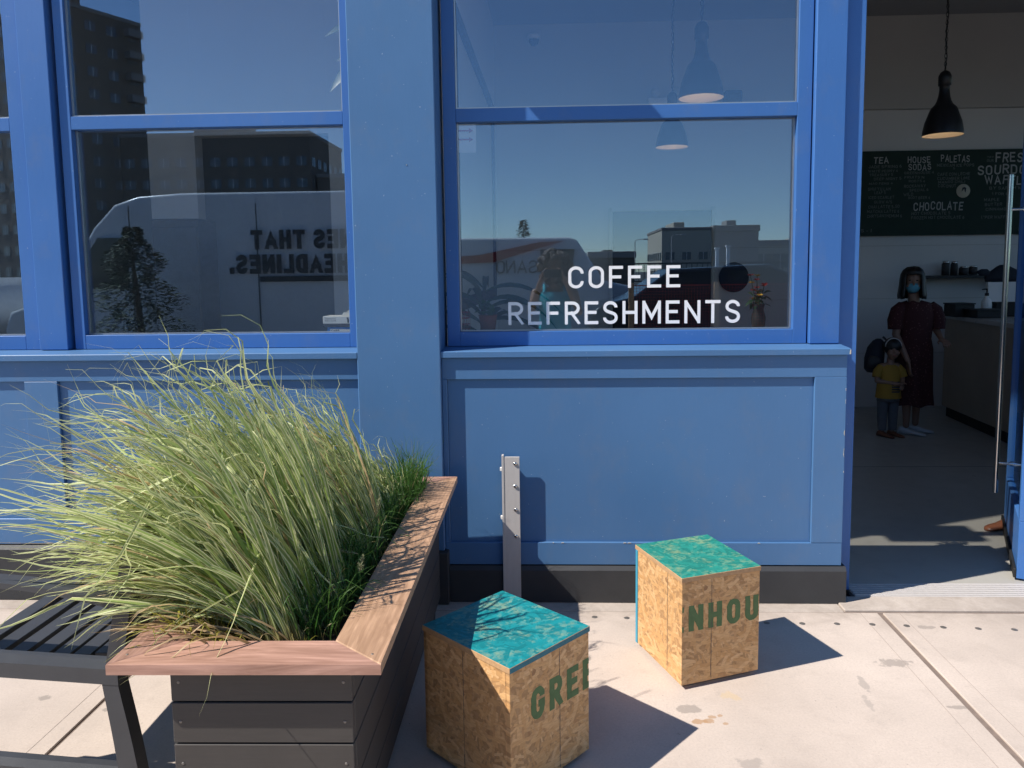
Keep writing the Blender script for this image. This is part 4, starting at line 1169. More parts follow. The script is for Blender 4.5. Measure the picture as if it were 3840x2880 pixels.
for i in range(len(zb) - 1):
    z0, z1 = zb[i], zb[i + 1] - .005
    MB().bbox(bx0, bx1, by0, by0 + .022, z0, z1, .0015).build("front_board", M['composite'], pl)
    MB().bbox(bx1 - .021, bx1 + .001, by0 + .0225, by1, z0, z1, .0015).build("side_board", M['composite'], pl)
    MB().bbox(bx0 - .001, bx0 + .021, by0 + .0225, by1, z0, z1, .0015).build("side_board", M['composite'], pl)
    MB().bbox(bx0, bx1, by1 + .0005, by1 + .022, z0, z1, .0015).build("rear_board", M['composite'], pl)
MB().box(bx0 + .022, bx1 - .022, by0 + .024, by1 - .002, .09, .54).build("liner", M['black'], pl)
MB().box(bx0 + .0225, bx1 - .0225, by0 + .0245, by1 - .0025, .54, .56).build("soil", M['soil'], pl)
for (cx_, cy_) in ((bx1 - .03, by1 - .10), (bx0 + .05, by1 - .10), (bx1 - .05, by0 + .12), (bx0 + .05, by0 + .12)):
    c = MB(); c.tube([(cx_ - .018, cy_, .0405), (cx_ + .018, cy_, .0405)], .0405, 20); c.box(cx_ - .026, cx_ + .026, cy_ - .03, cy_ + .03, .066, .075)
    c.build("caster", M['black'], pl)

for (sx_, sy_, sz_) in [(bx0 + .02, by0 - .0004, z_) for z_ in (.23, .337, .447, .55)] + [(bx1 - .02, by0 - .0004, z_) for z_ in (.23, .337, .447, .55)]:
    MB().lathe([(0, .0008), (.0035, .0008), (.004, 0)], (0, 0, 0), 8).build("screw_head", M['stud'], pl, loc=(sx_, sy_, sz_), rot=(PI / 2, 0, 0))
for (sx_, sy_) in ((-.305, .05), (.30, .05), (-.305, .09), (.26, .4), (.26, .9), (.26, 1.4)):
    MB().lathe([(0, .0006), (.0032, .0006), (.0036, 0)], (sx_, sy_, CZ + .0001), 8).build("screw_head", M['stud'], pl)
# grasses ---------------------------------------------------------
def blades(n, root_fn, len_rng, wid, wind_rng, ns=11, droop=(0.1, 0.9), spread=.25, wind=(-1, -.08), curl=0.0, seed=1, stiff=(1.2, 2.4), zlift=.56):
    r = np.random.default_rng(seed)
    V = np.zeros((n, ns + 1, 3, 3)); UV = np.zeros((n, ns + 1, 3, 2)); RND = np.zeros((n, ns + 1, 3, 4))
    for i in range(n):
        x, y, lf, wfac = root_fn(r)
        p = np.array([x, y, zlift]); L = (len_rng[0] + (len_rng[1] - len_rng[0]) * r.random() ** 1.8) * lf
        w = r.uniform(*wid)
        wnd = (wind_rng[0] + (wind_rng[1] - wind_rng[0]) * r.random() ** 1.7) * wfac
        a = r.uniform(0, 2 * PI); sp_ = abs(r.normal(0, spread))
        cx0 = math.cos(a) * sp_; cx0 = cx0 if cx0 < 0 else cx0 * .25
        d0 = np.array([cx0 + wind[0] * .18 * wnd, math.sin(a) * sp_ * .8, 1.0])
        dr = r.uniform(*droop); st = r.uniform(*stiff)
        kink = r.normal(0, .12, 3); fl_ = r.uniform(0, 2 * PI)
        side0 = np.array([math.cos(fl_), math.sin(fl_), 0])
        crl = r.uniform(-1, 1) * curl; tw = r.uniform(-1.3, 1.3)
        step = L / ns
        bk = r.uniform(.35, .8) if r.random() < .09 else 9.0; bd = np.array([r.normal(0, .8), r.normal(0, .6), -r.uniform(.5, 2.2)])
        rn = r.random(3)
        for k in range(ns + 1):
            s = k / ns
            d = d0 + np.array([wind[0], wind[1], 0]) * wnd * (s ** .8) * st + np.array([0, 0, -1]) * dr * (s ** 2.2) * 1.5 + kink * s
            if s > .66: d = d + np.array([math.sin(s * 23 + fl_), math.cos(s * 19 + fl_ * 2), math.sin(s * 17 + fl_ * 3)]) * curl * (s - .66) * 3.0
            if s > bk: d = d + bd
            d = d / np.linalg.norm(d)
            if k: p = p + d * step
            sd = side0 * math.cos(tw * s) + np.cross(d, side0) * math.sin(tw * s)
            sd = sd - d * np.dot(sd, d); sd /= (np.linalg.norm(sd) + 1e-9)
            nr = np.cross(d, sd)
            ww = w * (0.55 + .45 * min(1, s * 5)) * (1 - max(0, (s - .35) / .65) ** 1.5) + .0003
            V[i, k, 0] = p - sd * ww * .5 + nr * ww * .16; V[i, k, 1] = p; V[i, k, 2] = p + sd * ww * .5 + nr * ww * .16
            UV[i, k, :, 0] = (0, .5, 1); UV[i, k, :, 1] = s
            RND[i, k, :, :3] = rn; RND[i, k, :, 3] = 1
    base = np.arange(n)[:, None, None] * (ns + 1) * 3 + np.arange(ns)[None, :, None] * 3
    q1 = base + np.array([0, 1, 4, 3])[None, None, :]; q2 = base + np.array([1, 2, 5, 4])[None, None, :]
    F = np.concatenate([q1, q2], 1).reshape(-1, 4)
    return V.reshape(-1, 3), F, UV.reshape(-1, 2), RND.reshape(-1, 4)
def blade_obj(name, data, mat, parent, kind=None):
    V, F, UV, RND = data
    me = bpy.data.meshes.new(name)
    me.from_pydata(V.tolist(), [], F.tolist())
    me.materials.append(mat)
    uvl = me.uv_layers.new(name="UVMap")
    idx = F.reshape(-1)
    uvl.data.foreach_set("uv", UV[idx].reshape(-1))
    ca = me.color_attributes.new(name="rnd", type='FLOAT_COLOR', domain='POINT')
    ca.data.foreach_set("color", RND.reshape(-1))
    me.polygons.foreach_set("use_smooth", [True] * len(F))
    me.update()
    o = bpy.data.objects.new(name, me); link(o, parent)
    if kind: o["kind"] = kind
    return o
def clump_root(cx, cy, rx, ry):
    def f(r):
        a = r.uniform(0, 2 * PI); q = math.sqrt(r.random())
        return cx + rx * q * math.cos(a), cy + ry * q * math.sin(a), 1.0, 1.0
    return f
g1 = empty("variegated_grass", (-.78, 2.12, .56), label="big near clump of variegated grass blowing left over the planter rim and bench", cat="ornamental grass", group="variegated grass clumps in the planter")
gd = blades(1300, clump_root(0.02, 0.02, .13, .24), (.45, 1.02), (.0065, .0135), (.25, 1.6), seed=3, curl=.8, zlift=0.0, spread=.22, ns=16)
blade_obj("blades", gd, M['blade_var'], g1, 'stuff')
gd = blades(280, clump_root(-.0, -.04, .12, .16), (.35, .78), (.007, .014), (1.1, 3.2), seed=4, curl=.8, zlift=0.0, droop=(.6, 1.9), spread=.40, ns=14)
blade_obj("low_blades", gd, M['blade_var'], g1, 'stuff')
gd = blades(260, clump_root(-.03, -.05, .15, .26), (.12, .42), (.004, .009), (.6, 3.0), seed=21, curl=1.0, zlift=0.0, spread=.7, ns=9, droop=(.6, 2.2))
blade_obj("dead_thatch", gd, M['blade_dry'], g1, 'stuff')
g2 = empty("variegated_grass", (-.76, 2.62, .56), label="middle clump of variegated grass with upright pale tips near the pillar", cat="ornamental grass", group="variegated grass clumps in the planter")
gd = blades(1150, clump_root(0.02, 0.0, .13, .27), (.42, .76), (.0055, .011), (.25, 1.5), seed=5, curl=.7, zlift=0.0, spread=.2, ns=14)
blade_obj("blades", gd, M['blade_var'], g2, 'stuff')
g3 = empty("variegated_grass", (-.74, 3.02, .56), label="far short clump of variegated grass at the wall end of the planter", cat="ornamental grass", group="variegated grass clumps in the planter")
gd = blades(560, clump_root(0.0, 0.0, .14, .17), (.18, .40), (.005, .009), (.15, 1.1), seed=6, curl=.6, zlift=0.0, spread=.22)
blade_obj("blades", gd, M['blade_var'], g3, 'stuff')
g4 = empty("green_grass", (-.64, 2.75, .56), label="fine dark green grass filling the right edge of the planter", cat="grass tuft")
def edge_root(r): return r.uniform(-.07, .035), r.uniform(-.82, .5), 1.0, 1.0
gd = blades(1500, edge_root, (.08, .27), (.002, .0045), (-.3, .6), seed=8, curl=.3, zlift=0.0, spread=.45, ns=7, droop=(.2, 1.3))
blade_obj("blades", gd, M['blade_green'], g4, 'stuff')
gd = blades(420, lambda r: (r.uniform(-.03, .07), r.uniform(.22, .52), 1, 1), (.16, .34), (.002, .004), (-.2, .4), seed=9, curl=.5, zlift=0.0, spread=.25, ns=8)
blade_obj("tall_blades", gd, M['blade_green'], g4, 'stuff')
g5 = empty("yellow_sprout", (-.66, 1.86, .56), label="tiny yellow green sprout in the bare near corner of the planter", cat="seedling")
gd = blades(14, clump_root(0, 0, .006, .006), (.04, .085), (.005, .008), (-.6, .8), seed=10, zlift=0.0, spread=.8, ns=6)
blade_obj("leaves", gd, M['blade_yellow'], g5)
g6 = empty("yellow_grass_tuft", (-.93, 1.90, .56), label="low yellowish tuft of dying grass at the near left corner of the planter", cat="grass tuft")
gd = blades(260, clump_root(0, 0, .09, .06), (.08, .22), (.003, .007), (-.2, 1.4), seed=12, zlift=0.0, spread=.6, ns=7, curl=.4, droop=(.6, 1.8))
blade_obj("blades", gd, M['blade_yellow'], g6, 'stuff')
# foxtail seed heads leaning out of the dark right-hand part
for i, (x, y, z, dx, dy, L, lb) in enumerate(((-.605, 2.22, .70, -1.0, -.1, .075, "largest drooping foxtail seed head low in the dark grass"), (-.59, 2.42, .76, .1, .1, .06, "upright foxtail seed head in the dark green grass"), (-.575, 2.12, .68, .2, -.1, .055, "small foxtail seed head nearest the planter rim"), (-.64, 2.36, .72, -.5, .1, .05, "small leaning foxtail seed head behind the largest one"))):
    e = empty("foxtail_head", (x, y, z), label=lb, cat="seed head", group="foxtail seed heads in the planter")
    tip = Vector((dx, dy, .25 if abs(dx) > .4 else 1)).normalized() * L
    MB().tube([(-.01, 0, .56 - z), (0, 0, -.06), (0, 0, 0)], .0012, 5).build("stem", M['leaf_green'], e)
    b = MB(); rr = random.Random(i)
    for k in range(150):
        s = rr.random(); p = tip * s
        a = rr.uniform(0, 2 * PI); d = Vector((math.cos(a), math.sin(a), rr.uniform(-.6, .8))).normalized()
        q = p + d * (.012 * math.sin(PI * min(1, s * .9 + .1)) + .003) + tip.normalized() * .006
        sd = d.cross(tip).normalized() * .0009
        b.add([p - sd, p + sd, q], [(0, 1, 2)])
    b.build("bristles", M['seed'], e, kind='stuff')

# stools ----------------------------------------------------------
def stool(loc, rz, sx, sy, h, topmat, edge_right, edge_left, text, tpos, label):
    e = empty("strand_board_stool", loc, rz=rz, label=label, cat="stool", group="square strand board stools on the pavement")
    T = .016
    # local frame: near corner N at origin; right face along +x (y=0), left face along +y (x=0)
    z0, z1 = .018, h - .019
    def panel(nm, w, ox, oy, rot, mat=M['osb'], lab=None):
        o = MB().bbox(0, w, 0, T, 0, z1 - z0, .0012).build(nm, mat, e, loc=(ox, oy, z0), rot=(0, 0, rot))
        if lab: o["label"] = lab
        return o
    right = panel("side_panel", sx - .0005, 0.0, 0.0, 0)
    left = panel("side_panel", sy - T - .001, T, T + .0005, PI / 2)
    back = panel("side_panel", sx - .0005, sx - .0005, sy, PI)
    far = panel("side_panel", sy - 2 * T - .002, sx - T, sy - T - .001, -PI / 2)
    # painted lid with raw edges
    lid = MB().bbox(-.003, sx + .003, -.003, sy + .003, h - .0185, h - .0003, .0012)
    lo = lid.build("lid", [M['osb_edge'], topmat, edge_right], e)
    for p in lo.data.polygons:
        n = p.normal
        if n.z > .9: p.material_index = 1
        elif n.y < -.9: p.material_index = 2
    # pencil line down each face
    lm = MB()
    def pencil(x0, zt):
        zz = zt; pts = []
        while zz > 0.004: pts.append((x0 + random.uniform(-.0008, .0008), zz)); zz -= .011
        for a, c in zip(pts, pts[1:]):
            w = random.uniform(.0006, .0016)
            lm.add([(a[0] - w, 0, a[1]), (a[0] + w, 0, a[1]), (c[0] + w, 0, c[1]), (c[0] - w, 0, c[1])], [(0, 1, 2, 3)])
    pencil(tpos[3], z1 - z0 - .002)
    lm.build("pencil_line", M['pencil'], e, loc=(0, -.0006, z0))
    lm = MB(); pencil(tpos[4], z1 - z0 - .002)
    lm.build("pencil_line", M['pencil'], e, loc=(-.0006, sy, z0), rot=(0, 0, -PI / 2))
    tx = text_mb(text, tpos[2], .215, gap=.20, width=tpos[5], rough=.10, ratio=.62)
    # trim letters at both edges of the panel
    tx.v = [(min(max(x + tpos[0], .001), sx - .001) - tpos[0], y, z) for x, y, z in tx.v]
    tx.build("stencil_lettering", M['stencil'], e, loc=(tpos[0], -.0003, tpos[1]))
    for (fx, fy) in ((.05, .05), (sx - .05, .05), (.05, sy - .05), (sx - .05, sy - .05)):
        MB().lathe([(0, .0), (.016, .0), (.018, .006), (.018, .018), (0, .018)], (fx, fy, 0), 12).build("foot", M['black'], e)
    if edge_left:
        MB().bbox(-.0025, -.0004, sy - .018, sy - .001, z0, z1, .0004).build("painted_edge", edge_left, e)
    return e
stool((-.137, 2.050, 0), math.radians(48.0), .352, .392, .431, M['osb_teal_blue'], M['teal_edge'], None, "GREE", (.086, .228, .100, .212, .19, .290),
      "nearer strand board stool with bright turquoise top and stencilled green letters, half in planter shade")
stool((.455, 2.690, 0), math.radians(21.0), .335, .365, .431, M['osb_teal_green'], M['osb_edge'], M['blue_edge'], "ENHOU", (-.047, .222, .098, .125, .26, .377),
      "farther strand board stool with sea green top standing in full sun before the panelled base")

# ================================================================== PEOPLE
def capsule(mb, p0, p1, r0, r1, n=14):
    p0 = Vector(p0); p1 = Vector(p1)
    mb.tube([p0, p0.lerp(p1, .25), p0.lerp(p1, .5), p0.lerp(p1, .75), p1], [r0, r0 * .8 + r1 * .2 + .1 * (r0 - r1), (r0 + r1) / 2 + .05 * abs(r0 - r1), r0 * .2 + r1 * .8, r1], n)
    mb.ball(p0, r0, n, 8); mb.ball(p1, r1, n, 8)
def hand(mb, wrist, dirv, palm_n, L=.17, curl=.5, spread=1.0, k=1.0):
    """palm, four unequal bent fingers and a thumb from the palm's side"""
    d = Vector(dirv).normalized(); nrm = Vector(palm_n); nrm = (nrm - d * nrm.dot(d)).normalized(); s = d.cross(nrm)
    w = Vector(wrist); pl_ = L * .5
    for t_ in (-.30, -.1, .1, .30):
        capsule(mb, w + s * t_ * L * .3, w + d * pl_ + s * t_ * L * .62, .013 * k, .011 * k, 8)
    for j, (t_, fl_) in enumerate(((-.30, .40), (-.1, .46), (.1, .43), (.30, .34))):
        b0 = w + d * pl_ + s * t_ * L * .62
        f1 = (d + s * t_ * .2 * spread + nrm * curl * .5).normalized(); b1 = b0 + f1 * L * fl_ * .45
        f2 = (d * .8 + nrm * curl * 1.4).normalized(); b2 = b1 + f2 * L * fl_ * .32
        f3 = (d * .6 + nrm * curl * 2.2).normalized(); b3 = b2 + f3 * L * fl_ * .25
        capsule(mb, b0, b1, .0088 * k, .0080 * k, 8); capsule(mb, b1, b2, .0080 * k, .0074 * k, 8); capsule(mb, b2, b3, .0074 * k, .0062 * k, 8)
    t0 = w + d * L * .15 - s * L * .16; t1 = t0 + (d * .6 - s * .7 + nrm * .3).normalized() * L * .24; t2 = t1 + (d * .9 + nrm * .4).normalized() * L * .18
    capsule(mb, t0, t1, .0115 * k, .0095 * k, 8); capsule(mb, t1, t2, .0095 * k, .0075 * k, 8)
def head(mb, c, k, yaw, tilt=0.0):
    """head with brow, nose, mouth, chin and ears; faces -y turned by yaw"""
    R_ = Matrix.Rotation(yaw, 3, 'Z') @ Matrix.Rotation(tilt, 3, 'X')
    def q(x, y, z): return Vector(c) + R_ @ Vector((x * k, y * k, z * k))
    def bl(x, y, z, r, sc=(1, 1, 1)):
        mb.ball(q(x, y, z), r * k, 14, 10, sc=sc)
    bl(0, .012, .03, .094, (.86, 1.0, 1.0)); bl(0, -.012, -.03, .076, (.86, .92, 1.0)); bl(0, -.030, -.075, .036, (1.1, .9, .8))
    bl(0, -.035, .0, .058, (1.05, .8, 1.2))
    for s in (-1, 1):
        bl(s * .079, .012, -.008, .020, (.45, .8, 1.3)); bl(s * .036, -.062, -.032, .024)
    mb.tube([q(0, -.082, .018), q(0, -.100, -.018), q(0, -.088, -.030)], [.007 * k, .013 * k, .010 * k], 10)
    bl(0, -.078, -.055, .016, (1.3, .7, .5))
    return q
def fuse(o, voxel):
    m = o.modifiers.new("fuse", 'REMESH'); m.mode = 'VOXEL'; m.voxel_size = voxel; m.use_smooth_shade = True
    s = o.modifiers.new("soften", 'SMOOTH'); s.factor = .5; s.iterations = 3
    return o

# woman in the dark red dress
W = empty("person", (3.30, 7.08, 0), label="woman in a dark red patterned dress and light blue face mask holding a child's hand", cat="person")
b = MB()
hc = (-.045, -.01, 1.405)
yaw = math.radians(-18)
q = head(b, hc, .94, yaw)
capsule(b, (-.02, 0, 1.22), (-.035, 0, 1.33), .050, .046)
capsule(b, (-.14, 0, 1.165), (.14, 0, 1.165), .045, .045); capsule(b, (-.05, 0, 1.12), (-.04, 0, .80), .075, .075); capsule(b, (.05, 0, 1.12), (.04, 0, .80), .075, .075)
capsule(b, (-.165, -.01, 1.14), (-.185, -.03, .93), .043, .034); capsule(b, (-.185, -.03, .93), (-.115, -.13, .70), .033, .023)
hand(b, (-.113, -.135, .69), (.10, -.06, -1), (1, 0, 0), L=.15, curl=.25, k=.9)
capsule(b, (.15, -.01, 1.14), (.185, -.0, .98), .043, .034); capsule(b, (.185, 0, .98), (.172, -.13, .90), .032, .022)
hand(b, (.172, -.14, .895), (-.05, -1, -.2), (0, 0, -1), L=.15, curl=.6, k=.9)
for s, y in ((-1, -.03), (1, .07)):
    capsule(b, (s * .075, y * .4, .74), (s * .07, y, .42), .070, .048); capsule(b, (s * .07, y, .42), (s * .065, y, .09), .046, .028)
fuse(b.build("body", M['skin'], W), .006)
dr = MB()
n = 40; rings = []
for z, rx, ry, cx_, fold in ((1.235, .07, .062, -.01, 0), (1.215, .14, .085, -.005, 0), (1.12, .165, .105, 0, 0), (1.0, .148, .11, 0, .01), (.90, .138, .11, 0, .02), (.80, .158, .13, 0, .03), (.65, .160, .138, 0, .05), (.50, .166, .145, 0, .07), (.38, .170, .150, 0, .09), (.285, .175, .155, 0, .11)):
    vs = []
    for k in range(n):
        a = 2 * PI * k / n; f = 1 + fold * math.sin(a * 7 + z * 3)
        vs.append((cx_ + rx * f * math.cos(a), ry * f * math.sin(a), z + .008 * math.sin(a * 5)))
    rings.append(vs)
base = 0; allv = [p for rg in rings for p in rg]
dr.add(allv, [(i * n + k, i * n + (k + 1) % n, (i + 1) * n + (k + 1) % n, (i + 1) * n + k) for i in range(len(rings) - 1) for k in range(n)], 0, True)
for s in (-1, 1):
    dr.tube([(s * .12, 0, 1.195), (s * .165, -.01, 1.15), (s * .19, -.015, 1.06), (s * .19, -.02, .98)], [.05, .066, .068, .062], 16, cap=False)
dr.build("dress", M['dress'], W)
hr = MB()
HC = Vector((3.30, 7.08, 0))
def hair_bob(mb, c, k, yaw, drop):
    R_ = Matrix.Rotation(yaw, 3, 'Z'); n = 28; rows = []
    prof = [(.0, .135), (.05, .128), (.082, .105), (.100, .07), (.107, .03), (.110, -.02), (.116, -.07), (.122, -.11), (.118, -drop)]
    for r_, z in prof:
        row = []
        for i in range(n):
            a = 2 * PI * i / n
            x = r_ * math.sin(a) * .92; y = r_ * math.cos(a) * 1.02 + .012
            row.append(Vector(c) + R_ @ Vector((x * k, y * k, (z + .004 * math.sin(a * 9)) * k)))
        rows.append(row)
    vs = [p for rw in rows for p in rw]; fs = []
    for j in range(len(prof) - 1):
        for i in range(n):
            a = 2 * PI * (i + .5) / n
            front = abs(((a - PI + PI) % (2 * PI)) - PI) < .78     # opening over the face, which looks to local -y
            if front and prof[j][1] < .075: continue
            fs.append((j * n + i, j * n + (i + 1) % n, (j + 1) * n + (i + 1) % n, (j + 1) * n + i))
    mb.add(vs, fs, 0, True)
hair_bob(hr, hc, 1.04, yaw, .140)
o = hr.build("hair", M['hair_black'], W); m = o.modifiers.new("thick", 'SOLIDIFY'); m.thickness = .012; m.offset = 0
mk = MB(); rows = []
for z, hw_, y in ((-.008, .050, -.089), (-.030, .060, -.100), (-.055, .058, -.102), (-.080, .045, -.088), (-.098, .028, -.066)):
    for i in range(9):
        u_ = (i / 8 - .5) * 2
        rows.append(q(hw_ * u_ * 1.05, y + .045 * u_ * u_, z))
mk.add(rows, [(j * 9 + i, j * 9 + i + 1, j * 9 + i + 10, j * 9 + i + 9) for j in range(4) for i in range(8)], 0, True)
o = mk.build("face_mask", M['mask'], W); m = o.modifiers.new("thick", 'SOLIDIFY'); m.thickness = .003
for s in (-1, 1):
    MB().ball(q(s * .032, -.076, .022), .009, 10, 6, sc=(1.3, .5, .7)).build("eye", M['eye_dark'], W)
def shoe(parent, x, y, ang, k, mat, z=0.0):
    b = MB()
    pr = [(-.075, .028, .045), (-.06, .035, .075), (-.03, .036, .085), (.01, .036, .070), (.06, .041, .048), (.11, .043, .038), (.145, .036, .030), (.165, .016, .020)]
    vs = []; n = 12
    for (l, w, h) in pr:
        for i in range(n):
            a = 2 * PI * i / n
            vs.append((w * math.cos(a) * k, -l * k, max(0.002, h * (.5 + .5 * math.sin(a))) * k))
    fs = [(j * n + i, j * n + (i + 1) % n, (j + 1) * n + (i + 1) % n, (j + 1) * n + i) for j in range(len(pr) - 1) for i in range(n)]
    fs += [tuple(range(n))[::-1], tuple((len(pr) - 1) * n + i for i in range(n))]
    b.add(vs, fs, 0, True)
    return b.build("shoe", mat, parent, loc=(x, y, z), rot=(0, 0, ang))
shoe(W, -.055, -.02, math.radians(55), 1.0, M['white_canvas']); shoe(W, .075, .10, math.radians(55), 1.0, M['white_canvas'])

# child beside her
K = empty("person", (3.03, 7.0, 0), label="small child in a yellow T-shirt and grey blue trousers holding the woman's hand", cat="person")
b = MB(); kc = (.03, -.02, .80)
qk = head(b, kc, .80, math.radians(-10))
capsule(b, (.02, 0, .66), (.025, 0, .73), .032, .032); capsule(b, (-.05, 0, .64), (.08, 0, .64), .04, .04); capsule(b, (.01, 0, .59), (.01, 0, .42), .060, .070)
capsule(b, (-.08, 0, .635), (-.105, -.03, .52), .030, .024); capsule(b, (-.105, -.03, .52), (.04, -.10, .50), .023, .018)
hand(b, (.045, -.10, .50), (1, -.2, .25), (0, 0, -1), L=.085, curl=.5, k=.7)
capsule(b, (.10, 0, .635), (.125, -.02, .56), .030, .024); capsule(b, (.125, -.02, .56), (.10, -.08, .50), .023, .018)
hand(b, (.10, -.085, .495), (-.3, -.5, -.4), (0, 1, 0), L=.08, curl=.4, k=.7)
for s in (-1, 1):
    capsule(b, (.01 + s * .042, 0, .40), (.01 + s * .045, 0, .23), .042, .033); capsule(b, (.01 + s * .045, 0, .23), (.01 + s * .045, 0, .055), .031, .022)
fuse(b.build("body", M['skin'], K), .0055)
b = MB(); b.loft([((.012, 0, .665), .055, .045), ((.012, 0, .645), .098, .058), ((.012, 0, .56), .098, .085), ((.012, 0, .45), .104, .095), ((.012, 0, .36), .112, .098)], 24, cap=False)
for s in (-1, 1): b.tube([(.012 + s * .07, 0, .645), (.012 + s * .105, -.01, .60), (.012 + s * .118, -.02, .55)], [.038, .043, .042], 14, cap=False)
b.build("t_shirt", M['yellow'], K)
b = MB()
for i in range(5): b.box(-.0, .07, -.0985, -.0965, .42 + i * .022, .431 + i * .022)
b.build("striped_print", M['dark_print'], K)
b = MB(); b.loft([((.012, 0, .39), .095, .088), ((.012, 0, .33), .098, .088)], 20)
for s in (-1, 1): b.tube([(.012 + s * .045, 0, .37), (.012 + s * .048, 0, .23), (.012 + s * .048, 0, .06)], [.054, .044, .036], 14)
b.build("trousers", M['jeans'], K)
b = MB()
b.ball(qk(0, .02, .04), .083, 18, 12, sc=(.95, 1.02, .98)); o = b.build("hair", M['hair_black'], K)
for s in (-1, 1): MB().ball(qk(s * .03, -.078, .018), .0075, 10, 6, sc=(1.3, .5, .8)).build("eye", M['eye_dark'], K)
MB().ball(qk(0, -.094, -.055), .011, 10, 6, sc=(1.5, .5, .5)).build("mouth", M['lip'], K)
b = MB(); b.tube([qk(.085 * math.cos(a_), -.03 + .0, .04 + .095 * math.sin(a_)) for a_ in [PI * i / 10 for i in range(11)]], .005, 6); b.build("hair_band", M['white_canvas'], K)
shoe(K, -.035, -.02, math.radians(30), .72, M['brown_leather']); shoe(K, .065, .0, math.radians(30), .72, M['brown_leather'])

# backpack on the child's back
pc = empty("backpack", (2.955, 7.12, .58), label="dark navy backpack worn on the back of the small child", cat="backpack")
b = MB(); b.loft([((0, 0, 0), .06, .07), ((-.005, 0, .03), .08, .09), ((0, 0, .13), .085, .095), ((.015, 0, .23), .075, .085), ((.03, 0, .29), .045, .055), ((.035, 0, .31), .02, .02)], 20); b.build("body", M['navy'], pc)
MB().tube([(.06, -.03, .33), (.12, -.09, .25), (.11, -.08, .10)], .010, 8).build("strap", M['black'], pc)
MB().loft([((-.03, -.075, .05), .06, .03), ((-.03, -.078, .13), .06, .03), ((-.028, -.07, .16), .04, .02)], 14).build("pocket", M['plinth'], pc)

# single brown shoe tip showing behind the glass door
bs = empty("brown_shoe", (2.66, 4.47, 0), label="brown leather shoe on the floor behind the open glass door", cat="shoe")
shoe(bs, 0, 0, math.radians(-75), .9, M['brown_leather'])

# the photographer, seen only as a reflection in the lettered window
Pg = empty("person", (0, -.2, 0), label="photographer with curly brown hair and turquoise top holding a phone, reflected in the lettered window", cat="person")
b = MB(); pc_ = (0, -.06, 1.60)
qp = head(b, pc_, 1.0, PI)          # faces +y, towards the glass
capsule(b, (0, -.06, 1.40), (0, -.06, 1.50), .056, .052)
capsule(b, (-.15, -.07, 1.345), (.15, -.07, 1.345), .050, .050); capsule(b, (-.055, -.06, 1.27), (-.05, -.06, .88), .085, .085); capsule(b, (.055, -.06, 1.27), (.05, -.06, .88), .085, .085)
for s, wx in ((-1, -.135), (1, .10)):
    capsule(b, (s * .185, -.07, 1.335), (s * .235, .0, 1.15), .048, .038); capsule(b, (s * .235, 0, 1.15), (wx, .125, 1.455), .037, .024)
    hand(b, (wx, .13, 1.465), (-s * .35, .12, 1), (-s * .9, .1, 0), L=.15, curl=.45, k=.95)
for s in (-1, 1):
    capsule(b, (s * .085, -.06, .90), (s * .09, -.04, .50), .085, .055); capsule(b, (s * .09, -.04, .50), (s * .09, -.07, .09), .052, .032)
fuse(b.build("body", M['skin_tan'], Pg), .007)
b = MB(); b.loft([((0, -.06, 1.345), .15, .085), ((0, -.06, 1.28), .165, .125), ((0, -.06, 1.10), .150, .13), ((0, -.06, .92), .168, .155), ((0, -.06, .80), .175, .16)], 28, cap=False)
for s in (-1, 1): b.tube([(s * .10, -.0, 1.34), (s * .10, -.06, 1.41), (s * .10, -.13, 1.34)], .018, 8)
b.build("top", M['teal_cotton'], Pg)
b = MB(); b.loft([((0, -.06, .83), .178, .162), ((0, -.06, .70), .18, .16)], 24)
for s in (-1, 1): b.tube([(s * .088, -.06, .78), (s * .09, -.045, .45), (s * .09, -.07, .08)], [.10, .075, .055], 16)
b.build("trousers", M['navy'], Pg)
b = MB(); rr = random.Random(5)
for i in range(230):
    a = rr.uniform(0, 2 * PI); e = rr.uniform(-1.2, 1.5); r_ = rr.uniform(.095, .155)
    c = Vector((math.cos(a) * math.cos(e) * r_ * 1.12, -.085 + math.sin(a) * math.cos(e) * r_, 1.60 + math.sin(e) * r_ * 1.0 - (.05 if e < -.3 else 0)))
    if c.y > -.02 and c.z < 1.665 and abs(c.x) < .09: continue
    b.ball(c, rr.uniform(.022, .036), 8, 5)
o = b.build("hair", M['hair_brown'], Pg)
for s in (-1, 1): shoe(Pg, s * .09, -.03, PI, 1.0, M['white_canvas'])
ph = empty("mobile_phone", (-.020, -.018, 1.525), label="black phone held sideways in the photographer's hands", cat="phone")
B(-.080, .080, -.004, .004, -.038, .038, .003).build("body", M['phone'], ph)
MB().lathe([(0, .0015), (.008, .0015), (.009, 0)], (0, 0, 0), 14).build("lens_ring", M['plinth'], ph, loc=(.055, .004, .020), rot=(-PI / 2, 0, 0))

